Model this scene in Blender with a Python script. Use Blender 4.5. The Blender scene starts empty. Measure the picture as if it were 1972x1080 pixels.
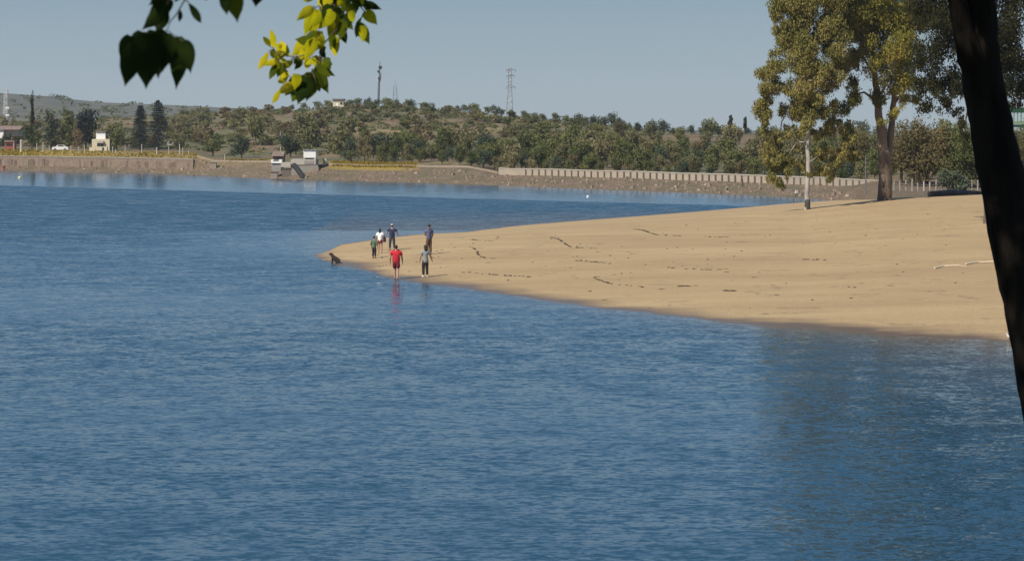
import bpy, bmesh, math, random
import numpy as np
from mathutils import Vector, Matrix

random.seed(7)
RNG = np.random.default_rng(7)
F, CX, YH, H = 3835.0, 986.0, 250.0, 7.5      # lens of the photograph in pixels, eye level, eye height above the lake
C = bpy.context.scene.collection
HAZE = 0.00014; EXPO = 0.25; EXPK = 2 ** EXPO
SEL = 45.0
SUN = Vector((-0.70 * math.cos(math.radians(SEL)), -0.714 * math.cos(math.radians(SEL)), math.sin(math.radians(SEL))))

def P(px, py, D):
    return Vector(((px - CX) / F * D, D, H - (py - YH) / F * D))

def ip(x, xs, ys):
    return float(np.interp(x, xs, ys))

# ------------------------------------------------------------------ mesh helpers
class MB:
    def __init__(s):
        s.v, s.f, s.m = [], [], []
    def add(s, vs, fs, mat=0):
        n = len(s.v)
        s.v.extend([tuple(v) for v in vs])
        s.f.extend([tuple(i + n for i in f) for f in fs])
        s.m.extend([mat] * len(fs))
        return s
    def box(s, c, size, rz=0.0, mat=0, taper=1.0):
        x, y, z = size[0] / 2, size[1] / 2, size[2] / 2
        cs, sn = math.cos(rz), math.sin(rz)
        vs = []
        for dz, t in ((-z, 1.0), (z, taper)):
            for dx, dy in ((-x, -y), (x, -y), (x, y), (-x, y)):
                a, b = dx * t, dy * t
                vs.append((c[0] + a * cs - b * sn, c[1] + a * sn + b * cs, c[2] + dz))
        return s.add(vs, [(3, 2, 1, 0), (4, 5, 6, 7), (0, 1, 5, 4), (1, 2, 6, 5), (2, 3, 7, 6), (3, 0, 4, 7)], mat)
    def tube(s, pts, rad, seg=8, mat=0, lump=0.0):
        pts = [Vector(p) for p in pts]
        rings = []
        for i, p in enumerate(pts):
            d = (pts[min(i + 1, len(pts) - 1)] - pts[max(i - 1, 0)])
            d = d.normalized() if d.length > 1e-9 else Vector((0, 0, 1))
            ref = Vector((0, 1, 0)) if abs(d.y) < 0.9 else Vector((1, 0, 0))
            a = d.cross(ref).normalized(); b = d.cross(a).normalized()
            r = rad[i] if hasattr(rad, '__len__') else rad
            ring = []
            for k in range(seg):
                t = 2 * math.pi * k / seg
                rr = r * (1 + lump * (math.sin(3 * t + i * 1.3) * 0.5 + random.uniform(-.5, .5)))
                ring.append(p + a * math.cos(t) * rr + b * math.sin(t) * rr)
            rings.append(ring)
        vs = [v for r in rings for v in r]
        fs = []
        for i in range(len(pts) - 1):
            for k in range(seg):
                k2 = (k + 1) % seg
                fs.append((i * seg + k, i * seg + k2, (i + 1) * seg + k2, (i + 1) * seg + k))
        fs.append(tuple(range(seg))[::-1]); fs.append(tuple((len(pts) - 1) * seg + k for k in range(seg)))
        return s.add(vs, fs, mat)
    def ball(s, c, r, seg=10, rings=6, mat=0):
        rx, ry, rz = r if hasattr(r, '__len__') else (r, r, r)
        vs, fs = [(c[0], c[1], c[2] - rz)], []
        for i in range(1, rings):
            a = -math.pi / 2 + math.pi * i / rings
            for k in range(seg):
                t = 2 * math.pi * k / seg
                vs.append((c[0] + rx * math.cos(a) * math.cos(t), c[1] + ry * math.cos(a) * math.sin(t), c[2] + rz * math.sin(a)))
        vs.append((c[0], c[1], c[2] + rz)); top = len(vs) - 1
        for k in range(seg):
            k2 = (k + 1) % seg
            fs.append((0, 1 + k2, 1 + k))
            for i in range(rings - 2):
                fs.append((1 + i * seg + k, 1 + i * seg + k2, 1 + (i + 1) * seg + k2, 1 + (i + 1) * seg + k))
            fs.append((1 + (rings - 2) * seg + k, 1 + (rings - 2) * seg + k2, top))
        return s.add(vs, fs, mat)
    def build(s, name, mats, parent=None, smooth=False):
        me = bpy.data.meshes.new(name)
        me.from_pydata(s.v, [], s.f)
        mats = mats if isinstance(mats, (list, tuple)) else [mats]
        for m in mats: me.materials.append(m)
        me.polygons.foreach_set('material_index', s.m)
        if smooth: me.polygons.foreach_set('use_smooth', [True] * len(s.f))
        me.update()
        o = bpy.data.objects.new(name, me); C.objects.link(o)
        if parent: o.parent = parent
        return o

def empty(name, label, cat, loc=(0, 0, 0), rz=0.0, group=None):
    o = bpy.data.objects.new(name, None); C.objects.link(o)
    o.location = loc; o.rotation_euler = (0, 0, rz); o.empty_display_size = 0.3
    return tag(o, label, cat, group)
def tag(o, label, cat, group=None):
    o['label'] = label; o['category'] = cat
    if group: o['group'] = group
    return o
def copy_thing(root, loc, rz=0.0, sc=(1, 1, 1), label=None, group=None):
    r = root.copy(); C.objects.link(r); r.location = loc; r.rotation_euler = (0, 0, rz); r.scale = sc
    if label: r['label'] = label
    if group: r['group'] = group
    for ch in root.children:
        c = ch.copy(); C.objects.link(c); c.parent = r
    return r

# ------------------------------------------------------------------ materials
def new_mat(name):
    m = bpy.data.materials.new(name); m.use_nodes = True
    nt = m.node_tree
    return m, nt, nt.nodes['Principled BSDF'], nt.nodes['Material Output']
def N(nt, t, **kw):
    n = nt.nodes.new(t)
    for k, v in kw.items():
        if k.startswith('i_'):
            n.inputs[k[2:]].default_value = v
        else: setattr(n, k, v)
    return n
def ramp(nt, fac, stops, interp='LINEAR'):
    r = nt.nodes.new('ShaderNodeValToRGB'); cr = r.color_ramp; cr.interpolation = interp
    while len(cr.elements) < len(stops): cr.elements.new(0.5)
    for e, (p, c) in zip(cr.elements, stops):
        e.position = p; e.color = (c, c, c, 1) if not hasattr(c, '__len__') else (*c[:3], 1)
    nt.links.new(fac, r.inputs[0])
    return r.outputs[0]
def noise(nt, vec, scale, detail=3.0, rough=0.55, out=0):
    n = N(nt, 'ShaderNodeTexNoise'); n.inputs['Scale'].default_value = scale
    n.inputs['Detail'].default_value = detail; n.inputs['Roughness'].default_value = rough
    if vec is not None: nt.links.new(vec, n.inputs['Vector'])
    return n.outputs[out]
def mapping(nt, vec, scale=(1, 1, 1), rot=(0, 0, 0)):
    n = N(nt, 'ShaderNodeMapping'); n.inputs['Scale'].default_value = scale; n.inputs['Rotation'].default_value = rot
    nt.links.new(vec, n.inputs['Vector']); return n.outputs[0]
def mixc(nt, fac, a, b, mode='MIX'):
    n = N(nt, 'ShaderNodeMix', data_type='RGBA', blend_type=mode)
    def put(sock, v):
        if isinstance(v, (tuple, list)): sock.default_value = (*v[:3], 1)
        elif isinstance(v, (int, float)): sock.default_value = v
        else: nt.links.new(v, sock)
    put(n.inputs[0], fac); put(n.inputs[6], a); put(n.inputs[7], b)
    return n.outputs[2]
def math_(nt, op, a, b=None, c=None, clamp=False):
    n = N(nt, 'ShaderNodeMath', operation=op); n.use_clamp = clamp
    for i, v in enumerate((a, b, c)):
        if v is None: continue
        if isinstance(v, (int, float)): n.inputs[i].default_value = v
        else: nt.links.new(v, n.inputs[i])
    return n.outputs[0]
def pos(nt): return N(nt, 'ShaderNodeNewGeometry').outputs['Position']
def objco(nt): return N(nt, 'ShaderNodeTexCoord').outputs['Object']
def bump(nt, height, dist, bs, strength=1.0):
    b = N(nt, 'ShaderNodeBump'); b.inputs['Distance'].default_value = dist; b.inputs['Strength'].default_value = strength
    nt.links.new(height, b.inputs['Height']); nt.links.new(b.outputs[0], bs.inputs['Normal'])

def plain(name, col, rough=0.7, var=0.25, scale=3.0, bmp=0.0, metal=0.0):
    m, nt, bs, out = new_mat(name)
    n = noise(nt, objco(nt), scale, 4)
    c = mixc(nt, n, tuple(x * (1 - var) for x in col), tuple(min(1, x * (1 + var)) for x in col))
    nt.links.new(c, bs.inputs['Base Color'])
    bs.inputs['Roughness'].default_value = rough; bs.inputs['Metallic'].default_value = metal
    if bmp: bump(nt, n, bmp, bs)
    return m

def foliage(name, cols, trans=0.3, island=0.5, wscale=0.35, objvar=0.25):
    """leaf material: colour varies leaf by leaf, clump by clump and tree by tree"""
    m, nt, bs, out = new_mat(name)
    g = N(nt, 'ShaderNodeNewGeometry'); oi = N(nt, 'ShaderNodeObjectInfo')
    nz = noise(nt, objco(nt), wscale, 2)
    f = math_(nt, 'ADD', math_(nt, 'MULTIPLY', g.outputs['Random Per Island'], island),
              math_(nt, 'MULTIPLY', ramp(nt, nz, [(0.35, 0.0), (0.65, 1.0)]), 1 - island))
    k = len(cols)
    c = ramp(nt, f, [(i / (k - 1), cc) for i, cc in enumerate(cols)])
    hs = N(nt, 'ShaderNodeHueSaturation')
    nt.links.new(c, hs.inputs['Color'])
    v = math_(nt, 'MULTIPLY_ADD', oi.outputs['Random'], 2 * objvar, 1 - objvar)
    nt.links.new(v, hs.inputs['Value'])
    hv = math_(nt, 'MULTIPLY_ADD', oi.outputs['Random'], -0.05 if objvar else 0.0, 0.525 if objvar else 0.5)
    nt.links.new(hv, hs.inputs['Hue'])
    d = N(nt, 'ShaderNodeBsdfDiffuse'); t = N(nt, 'ShaderNodeBsdfTranslucent'); mx = N(nt, 'ShaderNodeMixShader')
    nt.links.new(hs.outputs[0], d.inputs[0]); nt.links.new(hs.outputs[0], t.inputs[0])
    mx.inputs[0].default_value = trans
    nt.links.new(d.outputs[0], mx.inputs[1]); nt.links.new(t.outputs[0], mx.inputs[2])
    nt.links.new(mx.outputs[0], out.inputs[0])
    return m

def bark(name, a, b, scale=6.0, bmp=0.03, stretch=0.25):
    m, nt, bs, out = new_mat(name)
    n = noise(nt, mapping(nt, objco(nt), (1, 1, stretch)), scale, 6, 0.65)
    nt.links.new(ramp(nt, n, [(0.3, a), (0.7, b)]), bs.inputs['Base Color'])
    bs.inputs['Roughness'].default_value = 0.9
    bump(nt, n, bmp, bs)
    return m

M = {}
M['bark_shaded'] = bark('shade-dark bark', (0.005, 0.0045, 0.004), (0.02, 0.016, 0.012), 9, 0.02)  # near-black base colour carries the canopy shade on the near trunk
M['bark_shaded'].node_tree.nodes['Principled BSDF'].inputs['Specular IOR Level'].default_value = 0.05
M['bark_brown'] = bark('brown bark', (0.05, 0.04, 0.03), (0.16, 0.12, 0.09), 4, 0.05)
M['bark_pale'] = bark('pale peeling bark', (0.025, 0.017, 0.012), (0.24, 0.17, 0.12), 0.8, 0.06, 0.3)
M['twig'] = bark('twig bark', (0.05, 0.035, 0.02), (0.12, 0.09, 0.06), 60, 0.001)
M['white_wood'] = bark('bleached wood', (0.17, 0.15, 0.13), (0.48, 0.44, 0.40), 2, 0.02)
M['stain'] = plain('water stained wood', (0.05, 0.042, 0.035), 0.8)
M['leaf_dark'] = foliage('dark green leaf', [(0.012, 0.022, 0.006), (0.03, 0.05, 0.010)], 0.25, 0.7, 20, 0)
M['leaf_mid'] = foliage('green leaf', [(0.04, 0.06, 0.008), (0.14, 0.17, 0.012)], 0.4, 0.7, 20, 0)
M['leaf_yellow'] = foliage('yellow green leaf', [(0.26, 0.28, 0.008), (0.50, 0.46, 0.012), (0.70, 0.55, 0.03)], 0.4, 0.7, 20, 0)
M['euc_gold'] = foliage('golden olive eucalyptus leaves', [(0.064, 0.066, 0.018), (0.170, 0.165, 0.037), (0.328, 0.284, 0.061), (0.353, 0.271, 0.077)], 0.3, 0.5, 0.5, 0)
M['euc_grey'] = foliage('grey olive eucalyptus leaves', [(0.070, 0.073, 0.026), (0.176, 0.169, 0.050), (0.316, 0.271, 0.088), (0.341, 0.264, 0.110)], 0.3, 0.5, 0.5, 0)
M['euc_shade'] = foliage('shade-toned eucalyptus leaves', [(0.014, 0.016, 0.008), (0.035, 0.035, 0.014), (0.06, 0.055, 0.02)], 0.15, 0.6, 0.35, 0)  # leaf colour darkened to stand for the shaded side of the crown
M['oak'] = foliage('dark olive oak leaves', [(0.063, 0.076, 0.030), (0.139, 0.149, 0.053), (0.213, 0.210, 0.075)], 0.2, 0.5, 0.5)
M['olive'] = foliage('grey olive leaves', [(0.101, 0.103, 0.051), (0.183, 0.171, 0.079), (0.275, 0.239, 0.106)], 0.2, 0.5, 0.5)
M['bluegreen'] = foliage('blue green leaves', [(0.055, 0.078, 0.048), (0.110, 0.128, 0.079)], 0.2, 0.5, 0.5)
M['russet'] = foliage('russet olive leaves', [(0.07, 0.062, 0.032), (0.135, 0.115, 0.052), (0.18, 0.155, 0.065)], 0.2, 0.5, 0.5)
M['conifer'] = foliage('blackish conifer needles', [(0.016, 0.023, 0.021), (0.039, 0.052, 0.042)], 0.1, 0.6, 0.5, 0.1)
M['cypress'] = foliage('dark cypress needles', [(0.019, 0.023, 0.013), (0.052, 0.058, 0.026)], 0.1, 0.6, 0.5, 0.1)
M['greytree'] = foliage('grey green leaves', [(0.070, 0.077, 0.048), (0.126, 0.133, 0.077)], 0.2, 0.6, 0.5, 0.1)
M['dry'] = foliage('dry brown foliage', [(0.121, 0.101, 0.047), (0.230, 0.182, 0.081)], 0.2, 0.6, 0.5)
M['grass_yellow'] = foliage('yellow grass blades', [(0.18, 0.15, 0.03), (0.36, 0.25, 0.04)], 0.3, 0.6, 0.2, 0)

M['cream'] = plain('cream render', (0.55, 0.48, 0.34), 0.8, 0.12)
M['white'] = plain('white paint', (0.78, 0.76, 0.72), 0.6, 0.06)
M['offwhite'] = plain('weathered white concrete', (0.42, 0.375, 0.31), 0.8, 0.15, 1.5)
M['concrete'] = plain('grey concrete', (0.27, 0.25, 0.22), 0.9, 0.3, 1.2)
M['stone'] = plain('pinkish stone', (0.195, 0.145, 0.11), 0.95, 0.6, 1.3, 0.05)
M['stonelight'] = plain('pale stone', (0.28, 0.22, 0.17), 0.95, 0.35, 1.6)
M['parapet'] = plain('pale parapet render', (0.34, 0.285, 0.22), 0.85, 0.22, 0.9)
M['postdark'] = plain('weathered pillar', (0.14, 0.11, 0.09), 0.9)
M['roofred'] = plain('brown roof tiles', (0.20, 0.14, 0.11), 0.9)
M['red'] = plain('red paint', (0.28, 0.07, 0.05), 0.6)
M['dark'] = plain('dark metal', (0.03, 0.03, 0.035), 0.6)
M['black'] = plain('dark opening', (0.015, 0.014, 0.014), 0.8)
M['galv'] = plain('galvanised steel', (0.22, 0.23, 0.24), 0.5, 0.1)
M['palesteel'] = plain('pale painted steel', (0.50, 0.50, 0.50), 0.5, 0.1)
M['greypole'] = plain('grey pole', (0.12, 0.125, 0.13), 0.6, 0.1)
M['glass'] = plain('dark window glass', (0.03, 0.035, 0.04), 0.1)
M['rubber'] = plain('black rubber', (0.02, 0.02, 0.02), 0.8)
M['green'] = plain('green paint', (0.015, 0.06, 0.03), 0.5, 0.1)
M['palegreen'] = plain('pale green paint', (0.16, 0.24, 0.12), 0.5, 0.1)
M['yellow'] = plain('yellow plastic', (0.62, 0.54, 0.22), 0.4)
M['skin'] = plain('skin', (0.36, 0.21, 0.14), 0.6, 0.06)
M['skinlight'] = plain('sunlit skin', (0.45, 0.28, 0.19), 0.6, 0.06)
M['hair'] = plain('dark hair', (0.018, 0.013, 0.010), 0.6)
M['shirtred'] = plain('red cotton', (0.50, 0.012, 0.022), 0.85, 0.15, 8)
M['shortred'] = plain('dark red cotton', (0.16, 0.01, 0.02), 0.85, 0.15, 8)
M['shirtwhite'] = plain('white cotton', (0.80, 0.79, 0.78), 0.85, 0.06, 8)
M['shirtnavy'] = plain('navy cotton', (0.018, 0.022, 0.06), 0.85, 0.2, 8)
M['slate'] = plain('slate denim', (0.03, 0.04, 0.065), 0.85, 0.2, 8)
M['shirtgrey'] = plain('grey green cotton', (0.26, 0.27, 0.25), 0.85, 0.12, 8)
M['shirtblue'] = plain('dusty blue cotton', (0.10, 0.11, 0.19), 0.85, 0.12, 8)
M['shirtgreen'] = plain('dull green cotton', (0.07, 0.12, 0.07), 0.85, 0.12, 8)
M['brownpants'] = plain('brown cotton', (0.11, 0.06, 0.03), 0.85, 0.2, 8)
M['blackpants'] = plain('black cotton', (0.012, 0.012, 0.013), 0.85, 0.2, 8)
M['capgrey'] = plain('pale grey cap', (0.36, 0.36, 0.40), 0.8, 0.05, 8)
M['shoe'] = plain('white trainers', (0.72, 0.70, 0.66), 0.7, 0.05, 8)
M['dog'] = plain('dark brown dog fur', (0.025, 0.016, 0.012), 0.9, 0.4, 12)
M['dogpale'] = plain('pale tan dog fur', (0.32, 0.20, 0.14), 0.9, 0.2, 12)
M['feather'] = plain('white feathers', (0.80, 0.79, 0.77), 0.8, 0.05, 8)
M['sand_streak'] = plain('pale driftwood', (0.58, 0.48, 0.34), 0.9, 0.1)
M['weed'] = plain('dried weed', (0.055, 0.042, 0.022), 0.95, 0.5, 6)

# ------------------------------------------------------------------ the lie of the land (functions of the bearing and the distance)
SHX = [-900, 0, 300, 500, 600, 800, 1000, 1200, 1500, 1610, 1650, 1700, 3200]
SHD = [F * H / (y - YH) for y in (321, 329, 334, 343, 347, 352, 358.5, 366.5, 378.5, 386, 393)] + [166.0, 166.0]
def shoreD(px): return ip(px, SHX, SHD)
SS = [-14, 0, 9.0, 9.4, 12, 16, 25, 60]
PRX = [-900, 372, 412, 900, 965, 1640, 1700, 3200]
PR = [[-1.6, 0, .9, 2.4, 2.8, 3.4, 3.55, 4.0]] * 2 + [[-1.6, 0, 1.3, 1.4, 1.9, 2.3, 2.5, 3.0]] * 2 + \
     [[-1.6, 0, .82, .88, 1.12, 1.28, 1.35, 2.0]] * 2 + [[1.2, 1.75, 1.8, 1.8, 1.85, 1.9, 1.95, 2.2]] * 2
PR = np.array(PR)
CRX = [-900, -200, 0, 200, 330, 430, 600, 700, 760, 850, 950, 1050, 1200, 1300, 1500, 1800, 3200]
CRY = [236, 236, 240, 228, 223, 217, 211, 205, 205, 213, 222, 233, 247, 253, 259, 262, 262]
def crestD(px): return ip(px, [-900, 300, 900, 1300, 1800, 3200], [620, 580, 540, 430, 400, 400])
def wob(x, y):
    return 0.5 * math.sin(x * .11 + 1.3 * math.sin(y * .05)) + 0.3 * math.sin(y * .17 + x * .07) + 0.2 * math.sin(x * .33 - y * .21)
def land_z(px, D):
    s = D - shoreD(px)
    j = min(max(int(np.searchsorted(PRX, px)) - 1, 0), len(PRX) - 2)
    t = min(max((px - PRX[j]) / (PRX[j + 1] - PRX[j]), 0), 1)
    prof = PR[j] * (1 - t) + PR[j + 1] * t
    z = float(np.interp(s, SS, prof))
    if s > 60:
        dc = crestD(px); d0 = shoreD(px) + 60
        zc = H + (YH - ip(px, CRX, CRY)) / F * dc
        u = (D - d0) / (dc - d0)
        if u < 1: z = prof[-1] + (zc - prof[-1]) * (0.55 * u + 0.45 * u * u * (3 - 2 * u))
        else: z = zc - (u - 1) * 14.0
    x = (px - CX) / F * D
    k = 0.12 if s > 1 else 0.03
    if s > 80: k = 0.35
    return z + k * wob(x, D)
def G(px, D, dz=0.0):
    return Vector(((px - CX) / F * D, D, land_z(px, D) + dz))

def grid_mesh(name, pxs, rows, fn, mat, attrs=None, smooth=True):
    """rows: number; fn(px, i) -> Vector"""
    vs = [fn(px, i) for i in range(rows) for px in pxs]
    w = len(pxs)
    fs = [(i * w + k, i * w + k + 1, (i + 1) * w + k + 1, (i + 1) * w + k) for i in range(rows - 1) for k in range(w - 1)]
    me = bpy.data.meshes.new(name); me.from_pydata([tuple(v) for v in vs], [], fs)
    me.materials.append(mat)
    if smooth: me.polygons.foreach_set('use_smooth', [True] * len(fs))
    for an, af in (attrs or {}).items():
        a = me.attributes.new(an, 'FLOAT', 'POINT')
        a.data.foreach_set('value', [af(px, i) for i in range(rows) for px in pxs])
    o = bpy.data.objects.new(name, me); C.objects.link(o); o['kind'] = 'structure'
    return o

# ground material of the far shore and hill
m, nt, bs, out = new_mat('far shore ground')
p = pos(nt)
n1 = noise(nt, mapping(nt, p, (1, .45, 1)), 0.05, 4, .6); n2 = noise(nt, p, 0.22, 4, .65); n3 = noise(nt, p, 1.6, 4, .7)
hill = ramp(nt, n1, [(.36, (.11, .115, .045)), (.47, (.20, .17, .068)), (.53, (.24, .135, .075)), (.63, (.29, .22, .09))])
hill = mixc(nt, ramp(nt, n2, [(.42, 0.0), (.62, .75)]), hill, (.085, .085, .042))
hill = mixc(nt, ramp(nt, n3, [(.45, 0.0), (.7, .6)]), hill, (.06, .05, .03))
ba = N(nt, 'ShaderNodeAttribute', attribute_name='bank').outputs['Fac']
ye = N(nt, 'ShaderNodeAttribute', attribute_name='yellow').outputs['Fac']
n4 = noise(nt, mapping(nt, p, (1, 1, 3)), 1.4, 6, .75)
bank = ramp(nt, n4, [(.30, (.05, .034, .022)), (.45, (.165, .112, .07)), (.58, (.235, .165, .10)), (.72, (.36, .28, .18))])
gr = ramp(nt, n2, [(.45, 0.0), (.6, .55)])
bank = mixc(nt, gr, bank, (.10, .10, .04))
col = mixc(nt, ba, hill, bank)
col = mixc(nt, ye, col, mixc(nt, n3, (.20, .15, .02), (.46, .32, .05)))
nt.links.new(col, bs.inputs['Base Color']); bs.inputs['Roughness'].default_value = 0.95
bump(nt, n4, 0.5, bs)
M['ground'] = m

pxs = list(range(-700, 3000, 9))
srow = [-14, -7, -3, -1, 0, 1, 2, 3, 4.5, 6, 7.5, 9, 9.4, 10.5, 12, 13, 14, 16, 18, 21, 25, 30, 36, 43, 51, 60] + list(np.linspace(68, 420, 46))
def g_fn(px, i): return G(px, shoreD(px) + srow[i])
def a_bank(px, i):
    s = srow[i]; lim = ip(px, [-900, 380, 420, 900, 1000, 1650, 1700], [11, 11, 15, 17, 13, 13, 30])
    return 1.0 if s < lim else max(0.0, 1 - (s - lim) / 4)
def a_yel(px, i):
    s = srow[i]
    a = ip(px, [-900, 60, 130, 240, 380, 480, 628, 645, 760, 800, 812], [1, 1, .75, .55, .35, .1, .25, .9, 1, .6, 0])
    return a * ip(s, [9.5, 11, 22, 30], [0, 1, 1, 0])
ground = grid_mesh('ground', pxs, len(srow), g_fn, M['ground'], {'bank': a_bank, 'yellow': a_yel})

# far hill on the left
m, nt, bs, out = new_mat('far scrub hill')
p = pos(nt)
a = noise(nt, p, 0.012, 4, .6); b = noise(nt, mapping(nt, p, (1, .25, 1)), 0.11, 5, .75)
c = ramp(nt, a, [(.35, (.085, .085, .055)), (.65, (.14, .12, .085))])
c = mixc(nt, ramp(nt, b, [(.44, 0.0), (.58, .8)]), c, (.045, .052, .034))
nt.links.new(c, bs.inputs['Base Color']); bs.inputs['Roughness'].default_value = 1
M['farhill'] = m
HLX = [-900, -200, 0, 60, 110, 135, 200, 300, 400, 460, 560, 700, 900, 1300, 3000]
HLY = [170, 176, 180, 184, 187, 192, 198, 201, 206, 209, 214, 222, 236, 250, 262]
FH = [680, 760, 860, 980, 1100, 1220, 1320, 1400, 1600]
def fh_fn(px, i):
    D = FH[i]; zc = H + (YH - ip(px, HLX, HLY)) / F * 1400
    u = min((D - 680) / 720, 1.0); z = -2 + (zc + 2) * (u ** 0.85) - (max(D - 1400, 0) * 0.05)
    x = (px - CX) / F * D
    return Vector((x, D, z + (0.8 * wob(x * .12, D * .12) if D != 1400 else 0.5 * wob(x * .3, 3.0))))
grid_mesh('hills', list(range(-900, 3000, 12)), len(FH), fh_fn, M['farhill'])

# ------------------------------------------------------------------ the sand spit
NSX = [606, 622, 650, 700, 722, 750, 790, 850, 1000, 1200, 1500, 1800, 1940, 2300, 3000]
NSY = [493.5, 501, 511.5, 520, 525, 537, 542, 549, 572, 598, 631, 651, 657, 668, 682]
RGX = [606, 622, 640, 655, 700, 800, 900, 1000, 1200, 1400, 1550, 1600, 1680, 1760, 1885, 2100, 3000]
RGY = [491.5, 487, 481, 475, 470, 463, 458, 448, 433, 418, 404.5, 398, 387, 381, 375, 372, 368]
RZX = [606, 622, 655, 700, 900, 1200, 1550, 1700, 1885, 3000]
RZZ = [0.01, 0.05, 0.12, .22, .55, .95, 1.25, 1.85, 2.25, 2.4]
def nearD(px):
    D = F * H / (ip(px, NSX, NSY) - YH)
    return D + min(1, max(0, (px - 606) / 60)) * (.22 * math.sin(px * .021) + .16 * math.sin(px * .057 + 1) + .10 * math.sin(px * .131 + 2))
def ridge(px):
    z = ip(px, RZX, RZZ); return F * (H - z) / (ip(px, RGX, RGY) - YH), z
TT = [-.35, -.2, -.1, -.04, 0] + list(np.linspace(.02, 1, 60)) + [1.03, 1.08, 1.15, 1.3, 1.6, 2.0]
def sand_z(px, D):
    dn = nearD(px); dr, zr = ridge(px); L = max(dr - dn, 1.5); t = (D - dn) / L
    x = (px - CX) / F * D
    if t <= 0: return t * max(zr, .25) * 1.2 + 0.0
    if t <= 1:
        w = 0.010 * wob(x * .9 + D * .5, D * .45) * min(1, zr * 1.5) * math.sin(math.pi * t)
        return zr * (t ** 0.92) + w
    back = 0.95
    return zr - (t - 1) * (0.3 + zr * 1.4) * back - 0.05 * min(t - 1, .2) * (1 - back)
def S(px, D, dz=0.0): return Vector(((px - CX) / F * D, D, sand_z(px, D) + dz))
def S_at(px, py):
    """point of the sand seen at a pixel of the photograph"""
    lo, hi = nearD(px), ridge(px)[0]
    for _ in range(40):
        mid = (lo + hi) / 2
        y = YH + (H - sand_z(px, mid)) / mid * F
        if y > py: lo = mid
        else: hi = mid
    return S(px, lo)
def s_fn(px, i):
    dn = nearD(px); L = max(ridge(px)[0] - dn, 1.5); return S(px, dn + TT[i] * L)
m, nt, bs, out = new_mat('lakeside sand')
p = pos(nt); sep = N(nt, 'ShaderNodeSeparateXYZ'); nt.links.new(p, sep.inputs[0]); z = sep.outputs['Z']
pr = mapping(nt, p, (.07, .34, 1), (0, 0, math.radians(-20)))
na = noise(nt, pr, 0.8, 4, .6); nb = noise(nt, pr, 3.2, 5, .7); nc = noise(nt, p, 9.0, 4, .7)
c = ramp(nt, na, [(.30, (.34, .230, .110)), (.5, (.40, .280, .136)), (.70, (.46, .332, .168))])
c = mixc(nt, ramp(nt, nb, [(.56, 0.0), (.72, .26)]), c, (.24, .155, .08))
c = mixc(nt, ramp(nt, nc, [(.40, .42), (.58, 0.0)]), c, (.24, .16, .09))
# strand lines left by the falling lake: thin dark debris lines at constant height, broken up
zd = math_(nt, 'ADD', z, math_(nt, 'MULTIPLY', math_(nt, 'SUBTRACT', noise(nt, mapping(nt, p, (.16, .3, 1)), 1.0, 4, .6), .5), .55))
fr = math_(nt, 'FRACT', math_(nt, 'MULTIPLY', zd, 6.2))
line = ramp(nt, math_(nt, 'ABSOLUTE', math_(nt, 'SUBTRACT', fr, .5)), [(0.0, 1.0), (.025, .8), (.07, 0.0)])
brk = ramp(nt, noise(nt, mapping(nt, p, (.35, 1, 1)), 1.0, 4, .7), [(.44, 0.0), (.60, 1.0)])
c = mixc(nt, math_(nt, 'MULTIPLY', math_(nt, 'MULTIPLY', line, brk), .5), c, (.09, .062, .03))
wet = ramp(nt, math_(nt, 'ADD', z, math_(nt, 'MULTIPLY', math_(nt, 'SUBTRACT', na, .5), .16)), [(0.015, 1.0), (.04, .55), (.08, 0.0)])
c = mixc(nt, wet, c, (.13, .085, .05))
nt.links.new(c, bs.inputs['Base Color'])
nt.links.new(ramp(nt, wet, [(0, .95), (1, .35)]), bs.inputs['Roughness'])
bump(nt, math_(nt, 'ADD', nc, nb), 0.035, bs)
M['sand'] = m
spx = sorted(set([606, 610, 614, 618, 624, 630, 636, 642, 650, 658] + list(range(666, 2000, 8)) + list(range(2000, 3001, 25))))
grid_mesh('beach', spx, len(TT), s_fn, M['sand'])

# ------------------------------------------------------------------ water
m, nt, bs, out = new_mat('lake water')
p = pos(nt); sep = N(nt, 'ShaderNodeSeparateXYZ'); nt.links.new(p, sep.inputs[0]); X, Y = sep.outputs['X'], sep.outputs['Y']
big = noise(nt, mapping(nt, p, (.022, .05, 1)), 1.0, 3, .55)
mid = noise(nt, mapping(nt, p, (.09, .22, 1)), 1.0, 3, .6)
Yd = math_(nt, 'ADD', Y, math_(nt, 'MULTIPLY', math_(nt, 'MULTIPLY', math_(nt, 'SUBTRACT', big, .5), 0.28), Y))
u = math_(nt, 'DIVIDE', math_(nt, 'SUBTRACT', Yd, 30), 150.0, clamp=True)
wind = ramp(nt, u, [((y - 30) / 150, a) for y, a in ((32, 1.05), (45, .95), (51, .62), (56, .78), (64, 1.15), (75, 1.1), (82, .48), (90, .42), (98, .80), (112, .68), (124, .30))])
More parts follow.
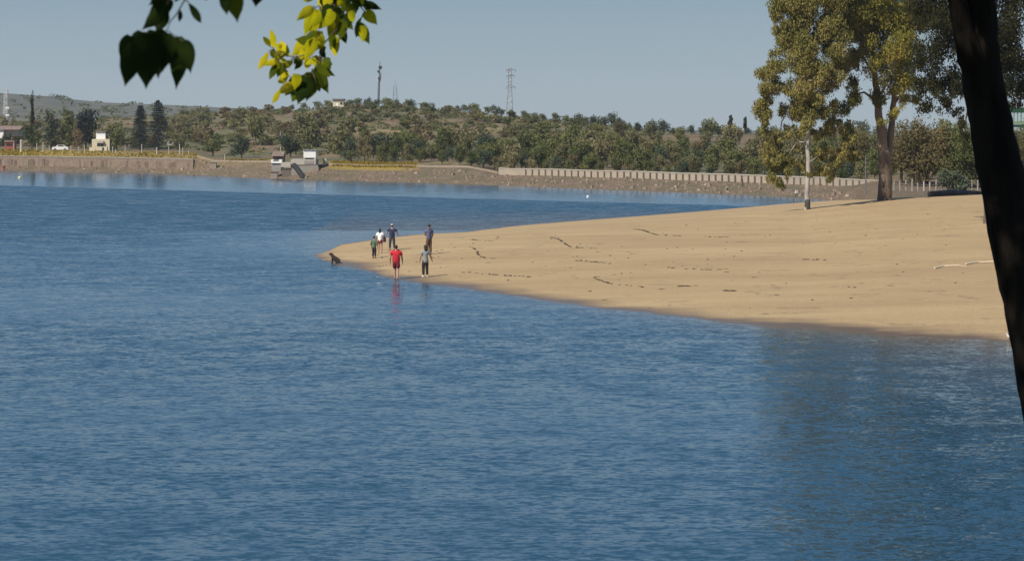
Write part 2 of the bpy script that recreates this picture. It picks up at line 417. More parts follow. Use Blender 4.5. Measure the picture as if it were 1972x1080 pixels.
# the ruffled far reach and the lee behind the spit have crisp edges
edge1 = ramp(nt, math_(nt, 'ADD', Y, math_(nt, 'MULTIPLY', mid, 5.0)), [(0, 0), (1, 1)])
e1 = math_(nt, 'DIVIDE', math_(nt, 'SUBTRACT', math_(nt, 'ADD', Y, math_(nt, 'MULTIPLY', math_(nt, 'SUBTRACT', mid, .5), 8.0)), 147.5), 3.0, clamp=True)
lx = math_(nt, 'DIVIDE', math_(nt, 'ADD', X, 30.0), 16.0, clamp=True)     # further left the edge melts away
e1b = math_(nt, 'DIVIDE', math_(nt, 'SUBTRACT', Yd, 95.0), 70.0, clamp=True)
e1 = math_(nt, 'ADD', math_(nt, 'MULTIPLY', e1, lx), math_(nt, 'MULTIPLY', e1b, math_(nt, 'SUBTRACT', 1.0, lx)))
wind = math_(nt, 'ADD', math_(nt, 'MULTIPLY', wind, math_(nt, 'SUBTRACT', 1.0, e1)), math_(nt, 'MULTIPLY', e1, 1.9))
v = math_(nt, 'ADD', Y, math_(nt, 'MULTIPLY', X, 0.794))
v = math_(nt, 'ADD', v, math_(nt, 'MULTIPLY', math_(nt, 'SUBTRACT', mid, .5), 5.0))
calm = math_(nt, 'DIVIDE', math_(nt, 'SUBTRACT', v, 212.0), 3.0, clamp=True)
wind = math_(nt, 'MULTIPLY', wind, math_(nt, 'MULTIPLY_ADD', calm, -0.86, 1.0))
wind = math_(nt, 'MULTIPLY', wind, math_(nt, 'MULTIPLY_ADD', mid, .5, .75))
back_ = math_(nt, 'MULTIPLY_ADD', math_(nt, 'DIVIDE', math_(nt, 'SUBTRACT', 115.0, Y), 60.0, clamp=True), .13, .05)
def slopes(sx, sy, detail, ax_, ay_, stops):
    """slope field of the wavelets: gentle backs, steeper fronts (the ramp skews the slope towards the near side)"""
    cn = noise(nt, mapping(nt, p, (sx, sy, 1), (0, 0, math.radians(7))), 1.0, detail, .55, 1)
    sc_ = N(nt, 'ShaderNodeSeparateColor'); nt.links.new(cn, sc_.inputs[0])
    y_ = math_(nt, 'MULTIPLY', math_(nt, 'SUBTRACT', ramp(nt, sc_.outputs[1], stops), back_), -ay_)
    x_ = math_(nt, 'MULTIPLY', math_(nt, 'SUBTRACT', sc_.outputs[0], .5), ax_)
    c_ = N(nt, 'ShaderNodeCombineXYZ'); nt.links.new(x_, c_.inputs[0]); nt.links.new(y_, c_.inputs[1])
    return c_.outputs[0]
a1 = slopes(2.5, 5.2, 2, .26, .29, [(.40, 0.0), (.51, .12), (.59, .42), (.68, 1.0)])
a2 = slopes(6.2, 13.0, 2, .30, .27, [(.40, 0.0), (.50, .12), (.58, .42), (.67, 1.0)])
a3 = slopes(.45, .8, 2, .14, .10, [(.35, 0.0), (.65, 1.0)])
ad = N(nt, 'ShaderNodeVectorMath', operation='ADD'); nt.links.new(a1, ad.inputs[0]); nt.links.new(a2, ad.inputs[1])
ad2 = N(nt, 'ShaderNodeVectorMath', operation='ADD'); nt.links.new(ad.outputs[0], ad2.inputs[0]); nt.links.new(a3, ad2.inputs[1])
sc = N(nt, 'ShaderNodeVectorMath', operation='SCALE'); nt.links.new(ad2.outputs[0], sc.inputs[0]); nt.links.new(wind, sc.inputs['Scale'])
sx_ = N(nt, 'ShaderNodeSeparateXYZ'); nt.links.new(sc.outputs[0], sx_.inputs[0]); lim_ = N(nt, 'ShaderNodeCombineXYZ')   # backs of the wavelets flatten out over the lake
nt.links.new(sx_.outputs[0], lim_.inputs[0]); nt.links.new(math_(nt, 'MINIMUM', sx_.outputs[1], math_(nt, 'DIVIDE', 2.05, Y)), lim_.inputs[1])
up = N(nt, 'ShaderNodeVectorMath', operation='ADD'); nt.links.new(lim_.outputs[0], up.inputs[0]); up.inputs[1].default_value = (0, -.010, 1)
nn = N(nt, 'ShaderNodeVectorMath', operation='NORMALIZE'); nt.links.new(up.outputs[0], nn.inputs[0])
nt.links.new(nn.outputs[0], bs.inputs['Normal'])
shal = N(nt, 'ShaderNodeAttribute', attribute_name='shallow').outputs['Fac']
nt.links.new(mixc(nt, shal, (.020, .059, .097), (.16, .115, .065)), bs.inputs['Base Color'])
bs.inputs['Base Color'].default_value = (.012, .052, .100, 1)
bs.inputs['Roughness'].default_value = 0.06
bs.inputs['IOR'].default_value = 1.333
M['water'] = m
wx = [-500, -100, -50, -30] + [x * .8 for x in range(-25, 60)] + [60, 90, 150, 500]
wy = [20, 40] + [y * .8 for y in range(66, 160)] + [150, 190, 250, 330, 470]
nx_ = len(wx)
w = MB().add([(x, y, 0) for y in wy for x in wx], [(i * nx_ + k, i * nx_ + k + 1, (i + 1) * nx_ + k + 1, (i + 1) * nx_ + k) for i in range(len(wy) - 1) for k in range(nx_ - 1)]).build('water', M['water'])
def shallow(x, y):
    px = CX + F * x / y
    if px < 600 or y < 50 or y > 150: return 0.0
    d = nearD(px) - y
    return min(1, ip(px, [600, 1300, 1900], [.25, .5, .8])) * math.exp(-max(d, 0) / ip(px, [600, 1300, 1900], [1.0, 2.0, 6.0]))
at_ = w.data.attributes.new('shallow', 'FLOAT', 'POINT'); at_.data.foreach_set('value', [shallow(x, y) for y in wy for x in wx])
w['kind'] = 'structure'

# ------------------------------------------------------------------ near bank under the camera
m, nt, bs, out = new_mat('grassy bank')
p = pos(nt); n = noise(nt, p, 1.2, 5, .65)
nt.links.new(ramp(nt, n, [(.35, (.05, .055, .02)), (.5, (.10, .085, .04)), (.7, (.16, .12, .07))]), bs.inputs['Base Color'])
bs.inputs['Roughness'].default_value = 1; bump(nt, n, .1, bs)
M['bankgrass'] = m
def bank_z(x, y): return ip(y, [-80, -5, 4.5, 27, 34], [6.3, 5.95, 5.9, -.2, -1.8]) + 0.06 * wob(x * 3, y * 3)
xs = np.linspace(-90, 90, 91); ys = list(np.linspace(-80, -6, 12)) + list(np.linspace(-4, 34, 30))
vs = [(x, y, bank_z(x, y)) for y in ys for x in xs]
fs = [(i * 91 + k, i * 91 + k + 1, (i + 1) * 91 + k + 1, (i + 1) * 91 + k) for i in range(len(ys) - 1) for k in range(90)]
o = MB().add(vs, fs).build('terrain', M['bankgrass'], smooth=True); o['kind'] = 'structure'

# ------------------------------------------------------------------ leaf clouds
def leaf_cloud(blobs, n, size, aspect=.5, droop=0.0, keep=None, rng=RNG, shell=.45):
    """diamond leaves spread through ellipsoids: blobs = [(centre, (rx, ry, rz)), ...], n leaves in all"""
    vol = np.array([b[1][0] * b[1][1] * b[1][2] for b in blobs]) ** .75
    cnt = np.maximum((vol / vol.sum() * n).astype(int), 4)
    V = []
    for (c, r), k in zip(blobs, cnt):
        d = rng.normal(size=(k, 3)); d /= np.linalg.norm(d, axis=1)[:, None]
        rad = rng.uniform(shell ** 2, 1.0, k) ** .5
        rad *= 1 + 0.22 * np.sin(d[:, 0] * 5 + c[0]) * np.sin(d[:, 2] * 6 + c[2]) + rng.normal(0, .07, k)
        pnt = np.array(c) + d * rad[:, None] * np.array(r)
        if droop: pnt[:, 2] -= np.abs(rng.normal(0, droop, k)) * r[2]
        ax = rng.normal(size=(k, 3))
        if droop: ax[:, 2] = -np.abs(ax[:, 2]) * 2.2
        ax /= np.linalg.norm(ax, axis=1)[:, None]
        nrm = d * .8 + rng.normal(size=(k, 3)) * .6 + np.array([0, 0, .25])
        sd = np.cross(ax, nrm); sd /= np.maximum(np.linalg.norm(sd, axis=1)[:, None], 1e-6)
        s = size * rng.uniform(.6, 1.4, k)[:, None]
        V.append(np.stack([pnt - ax * s * .5, pnt + sd * s * aspect * .5, pnt + ax * s * .5, pnt - sd * s * aspect * .5], 1))
    V = np.concatenate(V)
    if keep is not None: V = V[keep(V.mean(1))]
    return V
def cloud_obj(name, V, mat, parent=None):
    k = len(V); me = bpy.data.meshes.new(name)
    me.vertices.add(4 * k); me.loops.add(4 * k); me.polygons.add(k)
    me.vertices.foreach_set('co', V.reshape(-1).astype(np.float32))
    me.loops.foreach_set('vertex_index', np.arange(4 * k, dtype=np.int32))
    me.polygons.foreach_set('loop_start', np.arange(0, 4 * k, 4, dtype=np.int32))
    me.materials.append(mat); me.update(calc_edges=True); me.validate()
    o = bpy.data.objects.new(name, me); C.objects.link(o)
    if parent: o.parent = parent
    return o

# prototypes of the small far trees, 1 m tall and 1 m wide units scaled when placed
def proto_round(name, label, cat, mat, seed, n=900, low=.2, leaf=.085):
    rng = np.random.default_rng(seed)
    root = empty(name, label, cat)
    bl = []
    for i in range(15):
        a = rng.uniform(0, 6.28); rr = rng.uniform(.08, .36)
        bl.append(((math.cos(a) * rr, math.sin(a) * rr, rng.uniform(low, .84)), tuple(rng.uniform(.11, .22, 3) * np.array([1, 1, 1.1]))))
    bl.append(((0, 0, .52), (.28, .28, .32)))
    cloud_obj('crown', leaf_cloud(bl, n, leaf, .7, rng=rng), mat, root)
    t = MB(); t.tube([(0, 0, -.1), (.02, 0, .2), (.0, .02, .5)], [.035, .028, .015], 6)
    for k in range(3):
        a = k * 2.1 + rng.uniform(0, 1); t.tube([(.01, 0, .22), (math.cos(a) * .12, math.sin(a) * .12, .4), (math.cos(a) * .22, math.sin(a) * .22, .55)], [.018, .012, .006], 5)
    t.build('trunk', M['bark_brown'], root)
    return root
def proto_shrub(name, label, cat, mat, seed, n=500, leaf=.11):
    rng = np.random.default_rng(seed)
    root = empty(name, label, cat)
    bl = []
    for i in range(9):
        a = rng.uniform(0, 6.28); rr = rng.uniform(.05, .36)
        bl.append(((math.cos(a) * rr, math.sin(a) * rr, rng.uniform(.12, .70)), tuple(rng.uniform(.13, .25, 3))))
    cloud_obj('crown', leaf_cloud(bl, n, leaf, .7, rng=rng), mat, root)
    t = MB()
    for k in range(4):
        a = k * 1.6; t.tube([(0, 0, -.12), (math.cos(a) * .08, math.sin(a) * .08, .2), (math.cos(a) * .2, math.sin(a) * .2, .5)], [.02, .015, .006], 5)
    t.build('trunk', M['bark_brown'], root)
    return root
def proto_tall(name, label, cat, mat, seed, n=1100, leaf=.06, wid=.17):
    rng = np.random.default_rng(seed)
    root = empty(name, label, cat)
    bl = [((rng.uniform(-1, 1) * wid * .5, rng.uniform(-1, 1) * wid * .5, z), (wid * q * rng.uniform(.7, 1.1), wid * q * rng.uniform(.7, 1.1), .11))
          for z, q in zip(np.linspace(.16, .92, 12), (.8, .95, 1, 1.05, 1, 1, .95, .9, .8, .7, .55, .4))]
    cloud_obj('crown', leaf_cloud(bl, n, leaf, .6, rng=rng), mat, root)
    MB().tube([(0, 0, -.08), (.005, 0, .4), (0, 0, .85)], [.022, .014, .004], 6).build('trunk', M['bark_brown'], root)
    return root
def conifer(name, label, loc, h, w_, mat, seed, spiky=True, n=9000):
    rng = np.random.default_rng(seed)
    root = empty(name, label, 'tree', loc)
    V = []
    tiers = 26
    for i in range(tiers):
        z = h * (.06 + .90 * i / (tiers - 1)); r = w_ / 2 * (1 - i / tiers) ** .6 * rng.uniform(.8, 1.15) + .12
        for b in range(9):
            a = rng.uniform(0, 6.28); L = r * rng.uniform(.7, 1.12)
            bl = [((math.cos(a) * L * q, math.sin(a) * L * q, z - .12 * L * q), (.30 * L + .08, .30 * L + .08, .10 * h / tiers * 4)) for q in (.35, .65, .92)]
            V.append(leaf_cloud(bl, max(12, n // (tiers * 9)), .26, .35, rng=rng))
    cloud_obj('crown', np.concatenate(V), mat, root)
    MB().tube([(0, 0, -.4), (0, 0, h * .5), (0, 0, h)], [.22, .12, .02], 8).build('trunk', M['bark_brown'], root)
    return root

placed = {}
def plant(proto, px, D, h, wr, label=None, group=None, z=None):
    """first use moves the prototype itself, later ones copy it"""
    loc = G(px, D) if z is None else Vector(((px - CX) / F * D, D, z))
    rz = random.uniform(0, 6.28); sc = (h * wr, h * wr, h)
    if proto.name not in placed:
        placed[proto.name] = 1
        proto.location = loc; proto.rotation_euler = (0, 0, rz); proto.scale = sc
        if label: proto['label'] = label
        if group: proto['group'] = group
        return proto
    return copy_thing(proto, loc, rz, sc, label, group)

WL = {'oak': ('dark olive bushy tree in the dense wood behind the pale parapet', 'dark bushy trees of the wood behind the parapet'),
      'olive': ('grey-green loose tree in the dense wood behind the pale parapet', 'grey-green trees of the wood behind the parapet'),
      'bluegreen': ('blue-green low tree in the dense wood behind the pale parapet', 'blue-green trees of the wood behind the parapet'),
      'russet': ('brownish tree in the dense wood behind the pale parapet', 'brownish trees of the wood behind the parapet')}
wood = {}
for i, (k, sd) in enumerate((('oak', 11), ('oak', 12), ('olive', 13), ('olive', 14), ('bluegreen', 15), ('russet', 16))):
    wood.setdefault(k, []).append(proto_round('wood_tree', WL[k][0], 'tree', M[k], sd, 1300, leaf=.07))
def pick(ws):
    r = random.random() * sum(ws.values())
    for k, v_ in ws.items():
        r -= v_
        if r <= 0: return k
    return k
# the wood: rows climbing the slope behind the parapet
for row, (s0, step, hh) in enumerate(((20, 30, 3.4), (30, 32, 4.6), (43, 34, 5.4), (60, 37, 5.8), (82, 41, 6.0), (110, 46, 6.0), (142, 52, 5.6))):
    px = 660 + random.uniform(0, 20)
    while px < 1720:
        left = ip(px, [640, 720, 830, 1000, 1150], [2.2, 2.6, 3.3, 4.6, 7])   # the wood climbs higher to the right
        if row < left:
            k = pick({'oak': 5, 'olive': 4, 'bluegreen': 1.6 if row < 3 else .4, 'russet': 1.2})
            h_ = hh * random.uniform(.65, 1.2) * ip(px, [700, 1000, 1300], [.8, .85, .70])
            plant(random.choice(wood[k]), px, shoreD(min(px, 1640)) + s0 + random.uniform(-4, 4), h_, random.uniform(.7, 1.15), *WL[k])
        px += step * random.uniform(.7, 1.35)

# shrubs dotted over the brown slope, and small trees on the skyline
SL = ('low olive shrub dotted on the brown hillside', 'shrubs dotted over the brown hillside')
sh = [proto_shrub('hillside_shrub', SL[0], 'shrub', M['oak'], 21), proto_shrub('hillside_shrub', SL[0], 'shrub', M['olive'], 22), proto_shrub('hillside_shrub', SL[0], 'shrub', M['dry'], 23)]
for i in range(280):
    px = random.uniform(330, 1180); u_ = random.uniform(.05, .97)
    d0 = shoreD(px) + 70
    D = d0 + (crestD(px) - d0) * u_
    plant(random.choice(sh), px, D, random.uniform(1.2, 2.9), random.uniform(1.0, 1.9), *SL)
SK = ('small dark tree standing on the skyline of the near hill', 'small trees along the skyline of the near hill')
st = [proto_round('skyline_tree', SK[0], 'tree', M['bluegreen'], 31, 600, leaf=.1), proto_round('skyline_tree', SK[0], 'tree', M['oak'], 32, 600, leaf=.1)]
for px, h_ in ((437, 1.6), (452, 1.5), (466, 1.4), (488, 1.8), (517, 1.6), (545, 1.5), (563, 1.7), (585, 2.2), (612, 2.5), (632, 2.6), (672, 2.6), (688, 2.8), (710, 2.6), (724, 2.2), (742, 3.0), (752, 2.6), (765, 2.4), (785, 2.9), (793, 2.6), (817, 2.4), (862, 1.8), (880, 2.0), (893, 2.2), (910, 3.4), (918, 2.6), (940, 2.4), (953, 3.0), (966, 2.2), (985, 2.0), (1010, 2.4), (1030, 2.4), (1045, 2.2), (1070, 2.6), (1090, 2.2), (1112, 2.8), (1125, 2.4), (1145, 2.6)):
    plant(random.choice(st), px, crestD(px) - random.uniform(2, 14), h_ * .95, random.uniform(1.0, 1.5), *SK)
CL = ('dark tree breaking the treetop line of the distant wood', 'treetops along the upper edge of the wood')
ct = [proto_round('wood_edge_tree', CL[0], 'tree', M['oak'], 33, 800), proto_round('wood_edge_tree', CL[0], 'tree', M['bluegreen'], 34, 800)]
for px, top in ((1160, 224), (1178, 217), (1192, 226), (1210, 242), (1228, 236), (1246, 246), (1262, 240), (1277, 231), (1296, 246), (1312, 243), (1331, 241), (1350, 246), (1365, 239), (1384, 242), (1400, 245), (1418, 243), (1440, 247), (1462, 244), (1490, 242), (1520, 246), (1560, 243), (1600, 246), (1640, 238), (1660, 232)):
    D = crestD(px) - random.uniform(5, 30); g = G(px, D)
    h_ = max((H + (YH - top) / F * D) - g.z, 1.5)
    plant(random.choice(ct), px, D, h_ * 1.08, random.uniform(.6, 1.0) if h_ > 5 else 1.1, *CL)

# the two cypresses pricking the skyline on the right
for px, top, wr, lab in ((1407, 222, .16, 'pointed cypress on the skyline, left one of the pair by the big eucalyptus'), (1435, 225, .13, 'thin blunt cypress on the skyline, right one of the pair by the big eucalyptus')):
    D = crestD(px) - 4; g = G(px, D); h_ = H + (YH - top) / F * D - g.z
    pr_ = proto_tall('cypress_tree', lab, 'tree', M['cypress'], 40 + px, 700, .1, wr * .7)
    plant(pr_, px, D, h_, 1.0, lab)

# wood behind the right of the spit
RL = ('leafy olive tree in the thicket behind the right end of the sand', 'trees of the thicket behind the sand')
rt = [proto_round('thicket_tree', RL[0], 'tree', M['russet'], 51, 4500, leaf=.034), proto_round('thicket_tree', RL[0], 'tree', M['olive'], 52, 4500, leaf=.034), proto_round('thicket_tree', RL[0], 'tree', M['oak'], 53, 4500, leaf=.034), proto_round('thicket_tree', RL[0], 'tree', M['dry'], 54, 4500, leaf=.034)]
for px, D, top in ((1490, 262, 262), (1530, 258, 255), (1575, 262, 250), (1620, 255, 258), (1650, 240, 250), (1735, 205, 262), (1758, 198, 238), (1785, 202, 246), (1812, 196, 250), (1838, 200, 240), (1862, 194, 248), (1890, 198, 240), (1925, 202, 246), (1955, 194, 252), (1990, 196, 240), (1770, 215, 250), (1825, 218, 244), (1880, 216, 246), (1940, 215, 248), (2030, 200, 240), (2080, 205, 240), (2140, 200, 236)):
    g = G(px, D); h_ = H + (YH - top) / F * D - g.z
    plant(random.choice(rt), px, D, h_ * 1.12, random.uniform(.8, 1.05), *RL)
bu = proto_shrub('dark_bush', 'dark green rounded bush at the back edge of the sand', 'bush', M['bluegreen'], 55, 1500, .06)
plant(bu, 1835, 183, 3.0, 1.3)

# trees of the left shore, each its own
def left_tree(px, y0, top, wpx, mat, lab, kind='round', s=30, seed=60, name='shore_tree'):
    D = shoreD(px) + s; g = G(px, D); h_ = H + (YH - top) / F * D - g.z; wm = wpx / F * D
    if kind == 'round': pr_ = proto_round(name, lab, 'tree', M[mat], seed, 1300, leaf=.07); plant(pr_, px, D, h_ * 1.12, wm / (h_ * 1.12) * 1.2, lab)
    elif kind == 'tall': pr_ = proto_tall(name, lab, 'tree', M[mat], seed, 1600, .06, .2); plant(pr_, px, D, h_ * 1.05, wm / (h_ * .42), lab)
    else: conifer(name, lab, g, h_ * 1.02, wm * 1.3, M[mat], seed)
left_tree(62, 287, 181, 9, 'cypress', 'very tall thin cypress rising from the left shore', 'tall', 34, 60, 'cypress_tree')
left_tree(60, 290, 243, 32, 'oak', 'dark round tree at the foot of the tall thin cypress', 'round', 28, 61)
left_tree(99, 285, 214, 26, 'greytree', 'tall grey-green tree, left of a pair beside the white car', 'tall', 34, 62)
left_tree(130, 285, 208, 24, 'oak', 'tall narrow dark tree right behind the white car', 'tall', 38, 63)
left_tree(165, 270, 215, 46, 'conifer', 'broad dark tree with a rounded crown left of the cream house', 'round', 44, 64)
left_tree(152, 285, 252, 26, 'dry', 'low brownish tree under the broad dark tree', 'round', 30, 65)
left_tree(225, 285, 238, 34, 'oak', 'middle-sized green tree right of the cream house', 'round', 30, 66)
left_tree(270, 290, 203, 34, 'conifer', 'tall dark conifer, shorter and broader one of the pair', 'con', 36, 67, 'conifer_tree')
left_tree(305, 290, 193, 40, 'conifer', 'tallest blackish conifer with a pointed top and layered boughs', 'con', 30, 68, 'conifer_tree')
left_tree(15, 265, 226, 30, 'olive', 'rounded olive tree behind the house at the left edge', 'round', 70, 69)
left_tree(12, 285, 258, 30, 'bluegreen', 'dark bush before the house at the left edge', 'round', 34, 70)
left_tree(492, 285, 219, 40, 'oak', 'large dark oval tree alone on the ochre slope', 'round', 90, 71)
left_tree(597, 290, 222, 58, 'olive', 'large grey-olive tree above the white pump house', 'round', 70, 72)
left_tree(665, 300, 228, 62, 'olive', 'large grey tree right of the white pump house', 'round', 52, 73)
left_tree(560, 300, 262, 44, 'bluegreen', 'low dark tree left above the white pump house', 'round', 40, 74)
left_tree(465, 300, 268, 44, 'bluegreen', 'low bluish tree by the pale bank wall', 'round', 34, 75)
left_tree(410, 300, 268, 36, 'oak', 'low dark tree behind the end of the stone embankment', 'round', 36, 76)
left_tree(345, 300, 268, 32, 'olive', 'low olive tree just right of the tallest conifer', 'round', 34, 77)
left_tree(735, 300, 262, 64, 'bluegreen', 'very dark broad tree over the yellow grass strip', 'round', 30, 78)
LT = ('low scrubby tree on the ochre slope behind the left shore', 'scrubby trees behind the left shore')
lt = [proto_round('slope_tree', LT[0], 'tree', M['olive'], 81, 700, leaf=.09), proto_round('slope_tree', LT[0], 'tree', M['dry'], 82, 700, leaf=.09)]
for i in range(46):
    px = random.uniform(-60, 430); D = shoreD(px) + random.uniform(50, 190)
    plant(random.choice(lt), px, D, random.uniform(1.6, 3.4), random.uniform(1.1, 1.7), *LT)
# low scrub between the shrubs of the near hill: nobody could count it
for nm, mt, nb_, lab in (('low_scrub', 'oak', 900, 'low olive scrub covering the near hillside between the shrubs'), ('dry_grass', 'dry', 420, 'dry brown grass and weeds covering the near hillside')):
    bl = []
    for i in range(nb_):
        px = random.uniform(-80, 1250); d0 = shoreD(px) + 45; D = d0 + (crestD(px) - d0) * random.uniform(0, 1) ** .8; g = G(px, D); r_ = random.uniform(.3, .8)
        bl.append(((g.x, g.y, g.z + r_ * .25), (r_ * random.uniform(1.2, 3.2), r_ * 1.6, r_ * .7)))
    o = cloud_obj(nm, leaf_cloud(bl, 48 * nb_, .42, .7), M[mt]); o['kind'] = 'stuff'; tag(o, lab, 'scrub')
# scrub cover of the far hill
bl = []
for i in range(420):
    px = random.uniform(-400, 760); D = random.uniform(700, 1390); u_ = (D - 680) / 720
    zc = H + (YH - ip(px, HLX, HLY)) / F * 1400; z_ = -2 + (zc + 2) * u_ ** .85
    r_ = random.uniform(.8, 2.2); bl.append((((px - CX) / F * D, D, z_ + r_ * .3), (r_ * 1.6, r_ * 1.6, r_)))
for px, n_ in ((104, 5), (112, 6), (120, 6), (128, 4)):
    D = 1396; zc = H + (YH - ip(px, HLX, HLY)) / F * 1400; bl.append((((px - CX) / F * D, D, zc + .4), (4.5, 3, 1.6)))
o = cloud_obj('far_scrub', leaf_cloud(bl, 9000, 1.3, .8), M['oak']); o['kind'] = 'stuff'; tag(o, 'dark scrub covering the far hazy hill on the left', 'scrub')

# yellow grass on the shore terraces
V = []
for px0, px1, n_, s0, s1, hh in ((-200, 75, 1300, 10, 18, .35), (75, 380, 800, 11, 18, .25), (640, 802, 3200, 12, 22, .24), (430, 540, 250, 14, 20, .3)):
    for i in range(n_):
        px = random.uniform(px0, px1); D = shoreD(px) + random.uniform(s0, s1); g = G(px, D, -.05)
        a = random.uniform(0, 3.14); w_ = .16; dx, dy = math.cos(a) * w_, math.sin(a) * w_
        lx_, ly_ = random.uniform(-.1, .1), random.uniform(-.1, .1); h_ = hh * random.uniform(.6, 1.3)
        V.append([(g.x - dx, g.y - dy, g.z), (g.x + dx, g.y + dy, g.z), (g.x + dx * .5 + lx_, g.y + dy * .5 + ly_, g.z + h_), (g.x - dx * .5 + lx_, g.y - dy * .5 + ly_, g.z + h_)])
o = cloud_obj('yellow_grass', np.array(V), M['grass_yellow']); o['kind'] = 'stuff'; tag(o, 'yellow dry grass growing along the top of the far bank', 'grass')

# boulders and rubble on the far bank: too many to count
mb = MB()
for i in range(900):
    px = random.uniform(-150, 1640); s_ = random.uniform(.3, 12)
    if px < 372 and s_ > 8: continue
    g = G(px, shoreD(px) + s_); r_ = random.choice((.08, .11, .14, .18, .28)) * random.uniform(.7, 1.2)
    rz = random.uniform(0, 3)
    mb.box((g.x, g.y, g.z + r_ * .2), (r_ * 2, r_ * 1.5, r_ * 1.1), rz, 0 if random.random() < .8 else 1, .6)
o = mb.build('bank_rubble', [M['stone'], M['stonelight']]); o['kind'] = 'stuff'; tag(o, 'loose stones and rubble along the far bank', 'rubble')

# ------------------------------------------------------------------ walls of the far shore
def wallD(px, s): return (shoreD(px) if px <= 1610 else shoreD(1610) + (px - 1610) * (shoreD(1610) - shoreD(1500)) / 110) + s
def strip_wall(mb, pxa, pxb, s, z0, z1, th, step=12, mat=0):
    ps = list(np.arange(pxa, pxb, step)) + [pxb]
    a = []
    for px in ps:
        D = wallD(px, s); g = G(px, D); a.append((g.x, g.y, g.z if px <= 1610 else 1.12))
    vs = []
    for (x, y, z) in a:
        vs += [(x, y, z + z0), (x, y, z + z1), (x, y + th, z + z1), (x, y + th, z + z0)]
    fs = []
    for i in range(len(a) - 1):
        for k in range(4):
            k2 = (k + 1) % 4
            fs.append((i * 4 + k2, i * 4 + k, (i + 1) * 4 + k, (i + 1) * 4 + k2))
    fs += [(0, 1, 2, 3), tuple((len(a) - 1) * 4 + k for k in (3, 2, 1, 0))]
    mb.add(vs, fs, mat)
def wall_part(name, mat, parent, *args, **kw):
    mb = MB(); strip_wall(mb, *args, **kw); return mb.build(name, mat, parent)

w = empty('embankment_wall', 'long pinkish stone embankment wall along the left shore, with pilasters', 'wall', G(80, shoreD(80) + 9))
def under(o, root):
    o.parent = root; o.matrix_parent_inverse = Matrix.Translation(-root.location)
    return o
under(wall_part('wall', M['stone'], None, -420, 372, 8.6, -.35, 1.62, .6), w)
under(wall_part('coping', M['concrete'], None, -420, 372, 8.5, 1.625, 1.76, .8), w)
for i, px in enumerate(sorted(random.uniform(-60, 370) for _ in range(34))):
    g = G(px, shoreD(px) + 8.45)
    under(MB().box((g.x, g.y, g.z + .40), (random.uniform(.2, .7), .24, random.uniform(1.1, 1.7))).build('pilaster', M['stonelight'] if i % 4 == 0 else M['stone']), w)
w = empty('parapet_wall', 'long pale parapet wall with dark pillars along the right part of the far shore', 'wall', G(1300, shoreD(1300) + 12))
under(wall_part('wall_panel', M['parapet'], None, 960, 1715, 12.2, -.25, .84, .22), w)
under(wall_part('coping', M['offwhite'], None, 960, 1715, 12.12, .845, .95, .38), w)
for px in np.arange(1012, 1712, 12.6):
    g = G(px, wallD(px, 12.05)); g.z = g.z if px <= 1610 else 1.12
    under(MB().box((g.x, g.y, g.z + .36), (.15, .22, .92)).build('pillar', M['postdark']), w)
w = empty('low_wall', 'low pale kerb wall running left from the white pump house', 'wall', G(450, shoreD(450) + 14))
under(wall_part('wall', M['stonelight'], None, 378, 526, 14, -.2, .28, .3), w)
w = empty('low_wall', 'low pale kerb wall between the white pump house and the long parapet', 'wall', G(780, shoreD(780) + 13.5))
under(wall_part('wall', M['stonelight'], None, 628, 958, 13.5, -.2, .26, .3), w)

# ------------------------------------------------------------------ pump house
D0 = shoreD(575) + 5; sc_ = D0 / F       # metres per photograph pixel there
g0 = P(575, 340, D0)
ph = empty('pump_house', 'white waterside pump house with a boxy upper room on a grey concrete base', 'building', (g0.x, g0.y, 0))
def pbox(name, mat, root, pxa, pxb, ya, yb, D, depth, base=None):
    a, b = P(pxa, ya, D), P(pxb, yb, D)
    o = MB().box(((a.x + b.x) / 2, D + depth / 2, (a.z + b.z) / 2), (abs(b.x - a.x), depth, abs(a.z - b.z))).build(name, mat)
    return under(o, root)
pbox('base', M['concrete'], ph, 561, 612, 317.5, 345, D0, 4.5)
pbox('lower_room', M['offwhite'], ph, 560, 608, 307, 317.4, D0 - .1, 4.2)
up_ = pbox('upper_room', M['white'], ph, 584.5, 608, 290, 304, D0 - .15, 3.0)
pbox('roof_slab', M['concrete'], ph, 584, 608.5, 288.8, 289.9, D0 - .3, 3.3)
pbox('recess', M['glass'], ph, 588, 603, 304.2, 306.8, D0 + .2, 2.6)
pbox('post', M['white'], ph, 605, 608, 304.2, 306.9, D0 - .05, .3)
pbox('door', M['concrete'], ph, 586, 604, 309.5, 315.5, D0 - .16, .05)
pbox('walkway', M['offwhite'], ph, 541, 559.8, 313, 322, D0 - .2, 1.6)
pbox('pier', M['postdark'], ph, 543, 560.5, 325, 345, D0 + .1, 1.2)
pbox('buttress', M['stonelight'], ph, 599, 613.5, 322, 331, D0 - .5, .45)
a = P(566, 318.5, D0 - .5); b = P(586, 345, D0 - 4.6)
mb = MB(); mb.tube([a, a + (b - a) * .4 + Vector((0, 0, .15)), b], [.42, .40, .40], 6)
under(mb.build('chute', M['black']), ph)
hb = empty('boat_landing', 'small white cradle-shaped landing stage left of the pump house', 'landing', (P(532, 320, D0).x, D0, 1.6))
pbox('platform', M['white'], hb, 522, 543, 311.5, 314.5, D0 + 1, 1.6)
pbox('end_block', M['white'], hb, 521.5, 526, 307.5, 311.4, D0 + 1, 1.5)
pbox('end_block', M['white'], hb, 537, 542.5, 307.5, 311.4, D0 + 1, 1.5)
pbox('footing', M['concrete'], hb, 523, 541, 314.6, 330, D0 + 1.2, 1.4)
hh = empty('shed', 'small shed with a brownish roof behind the white landing stage', 'shed', (P(535, 320, D0 + 8).x, D0 + 8, 2))
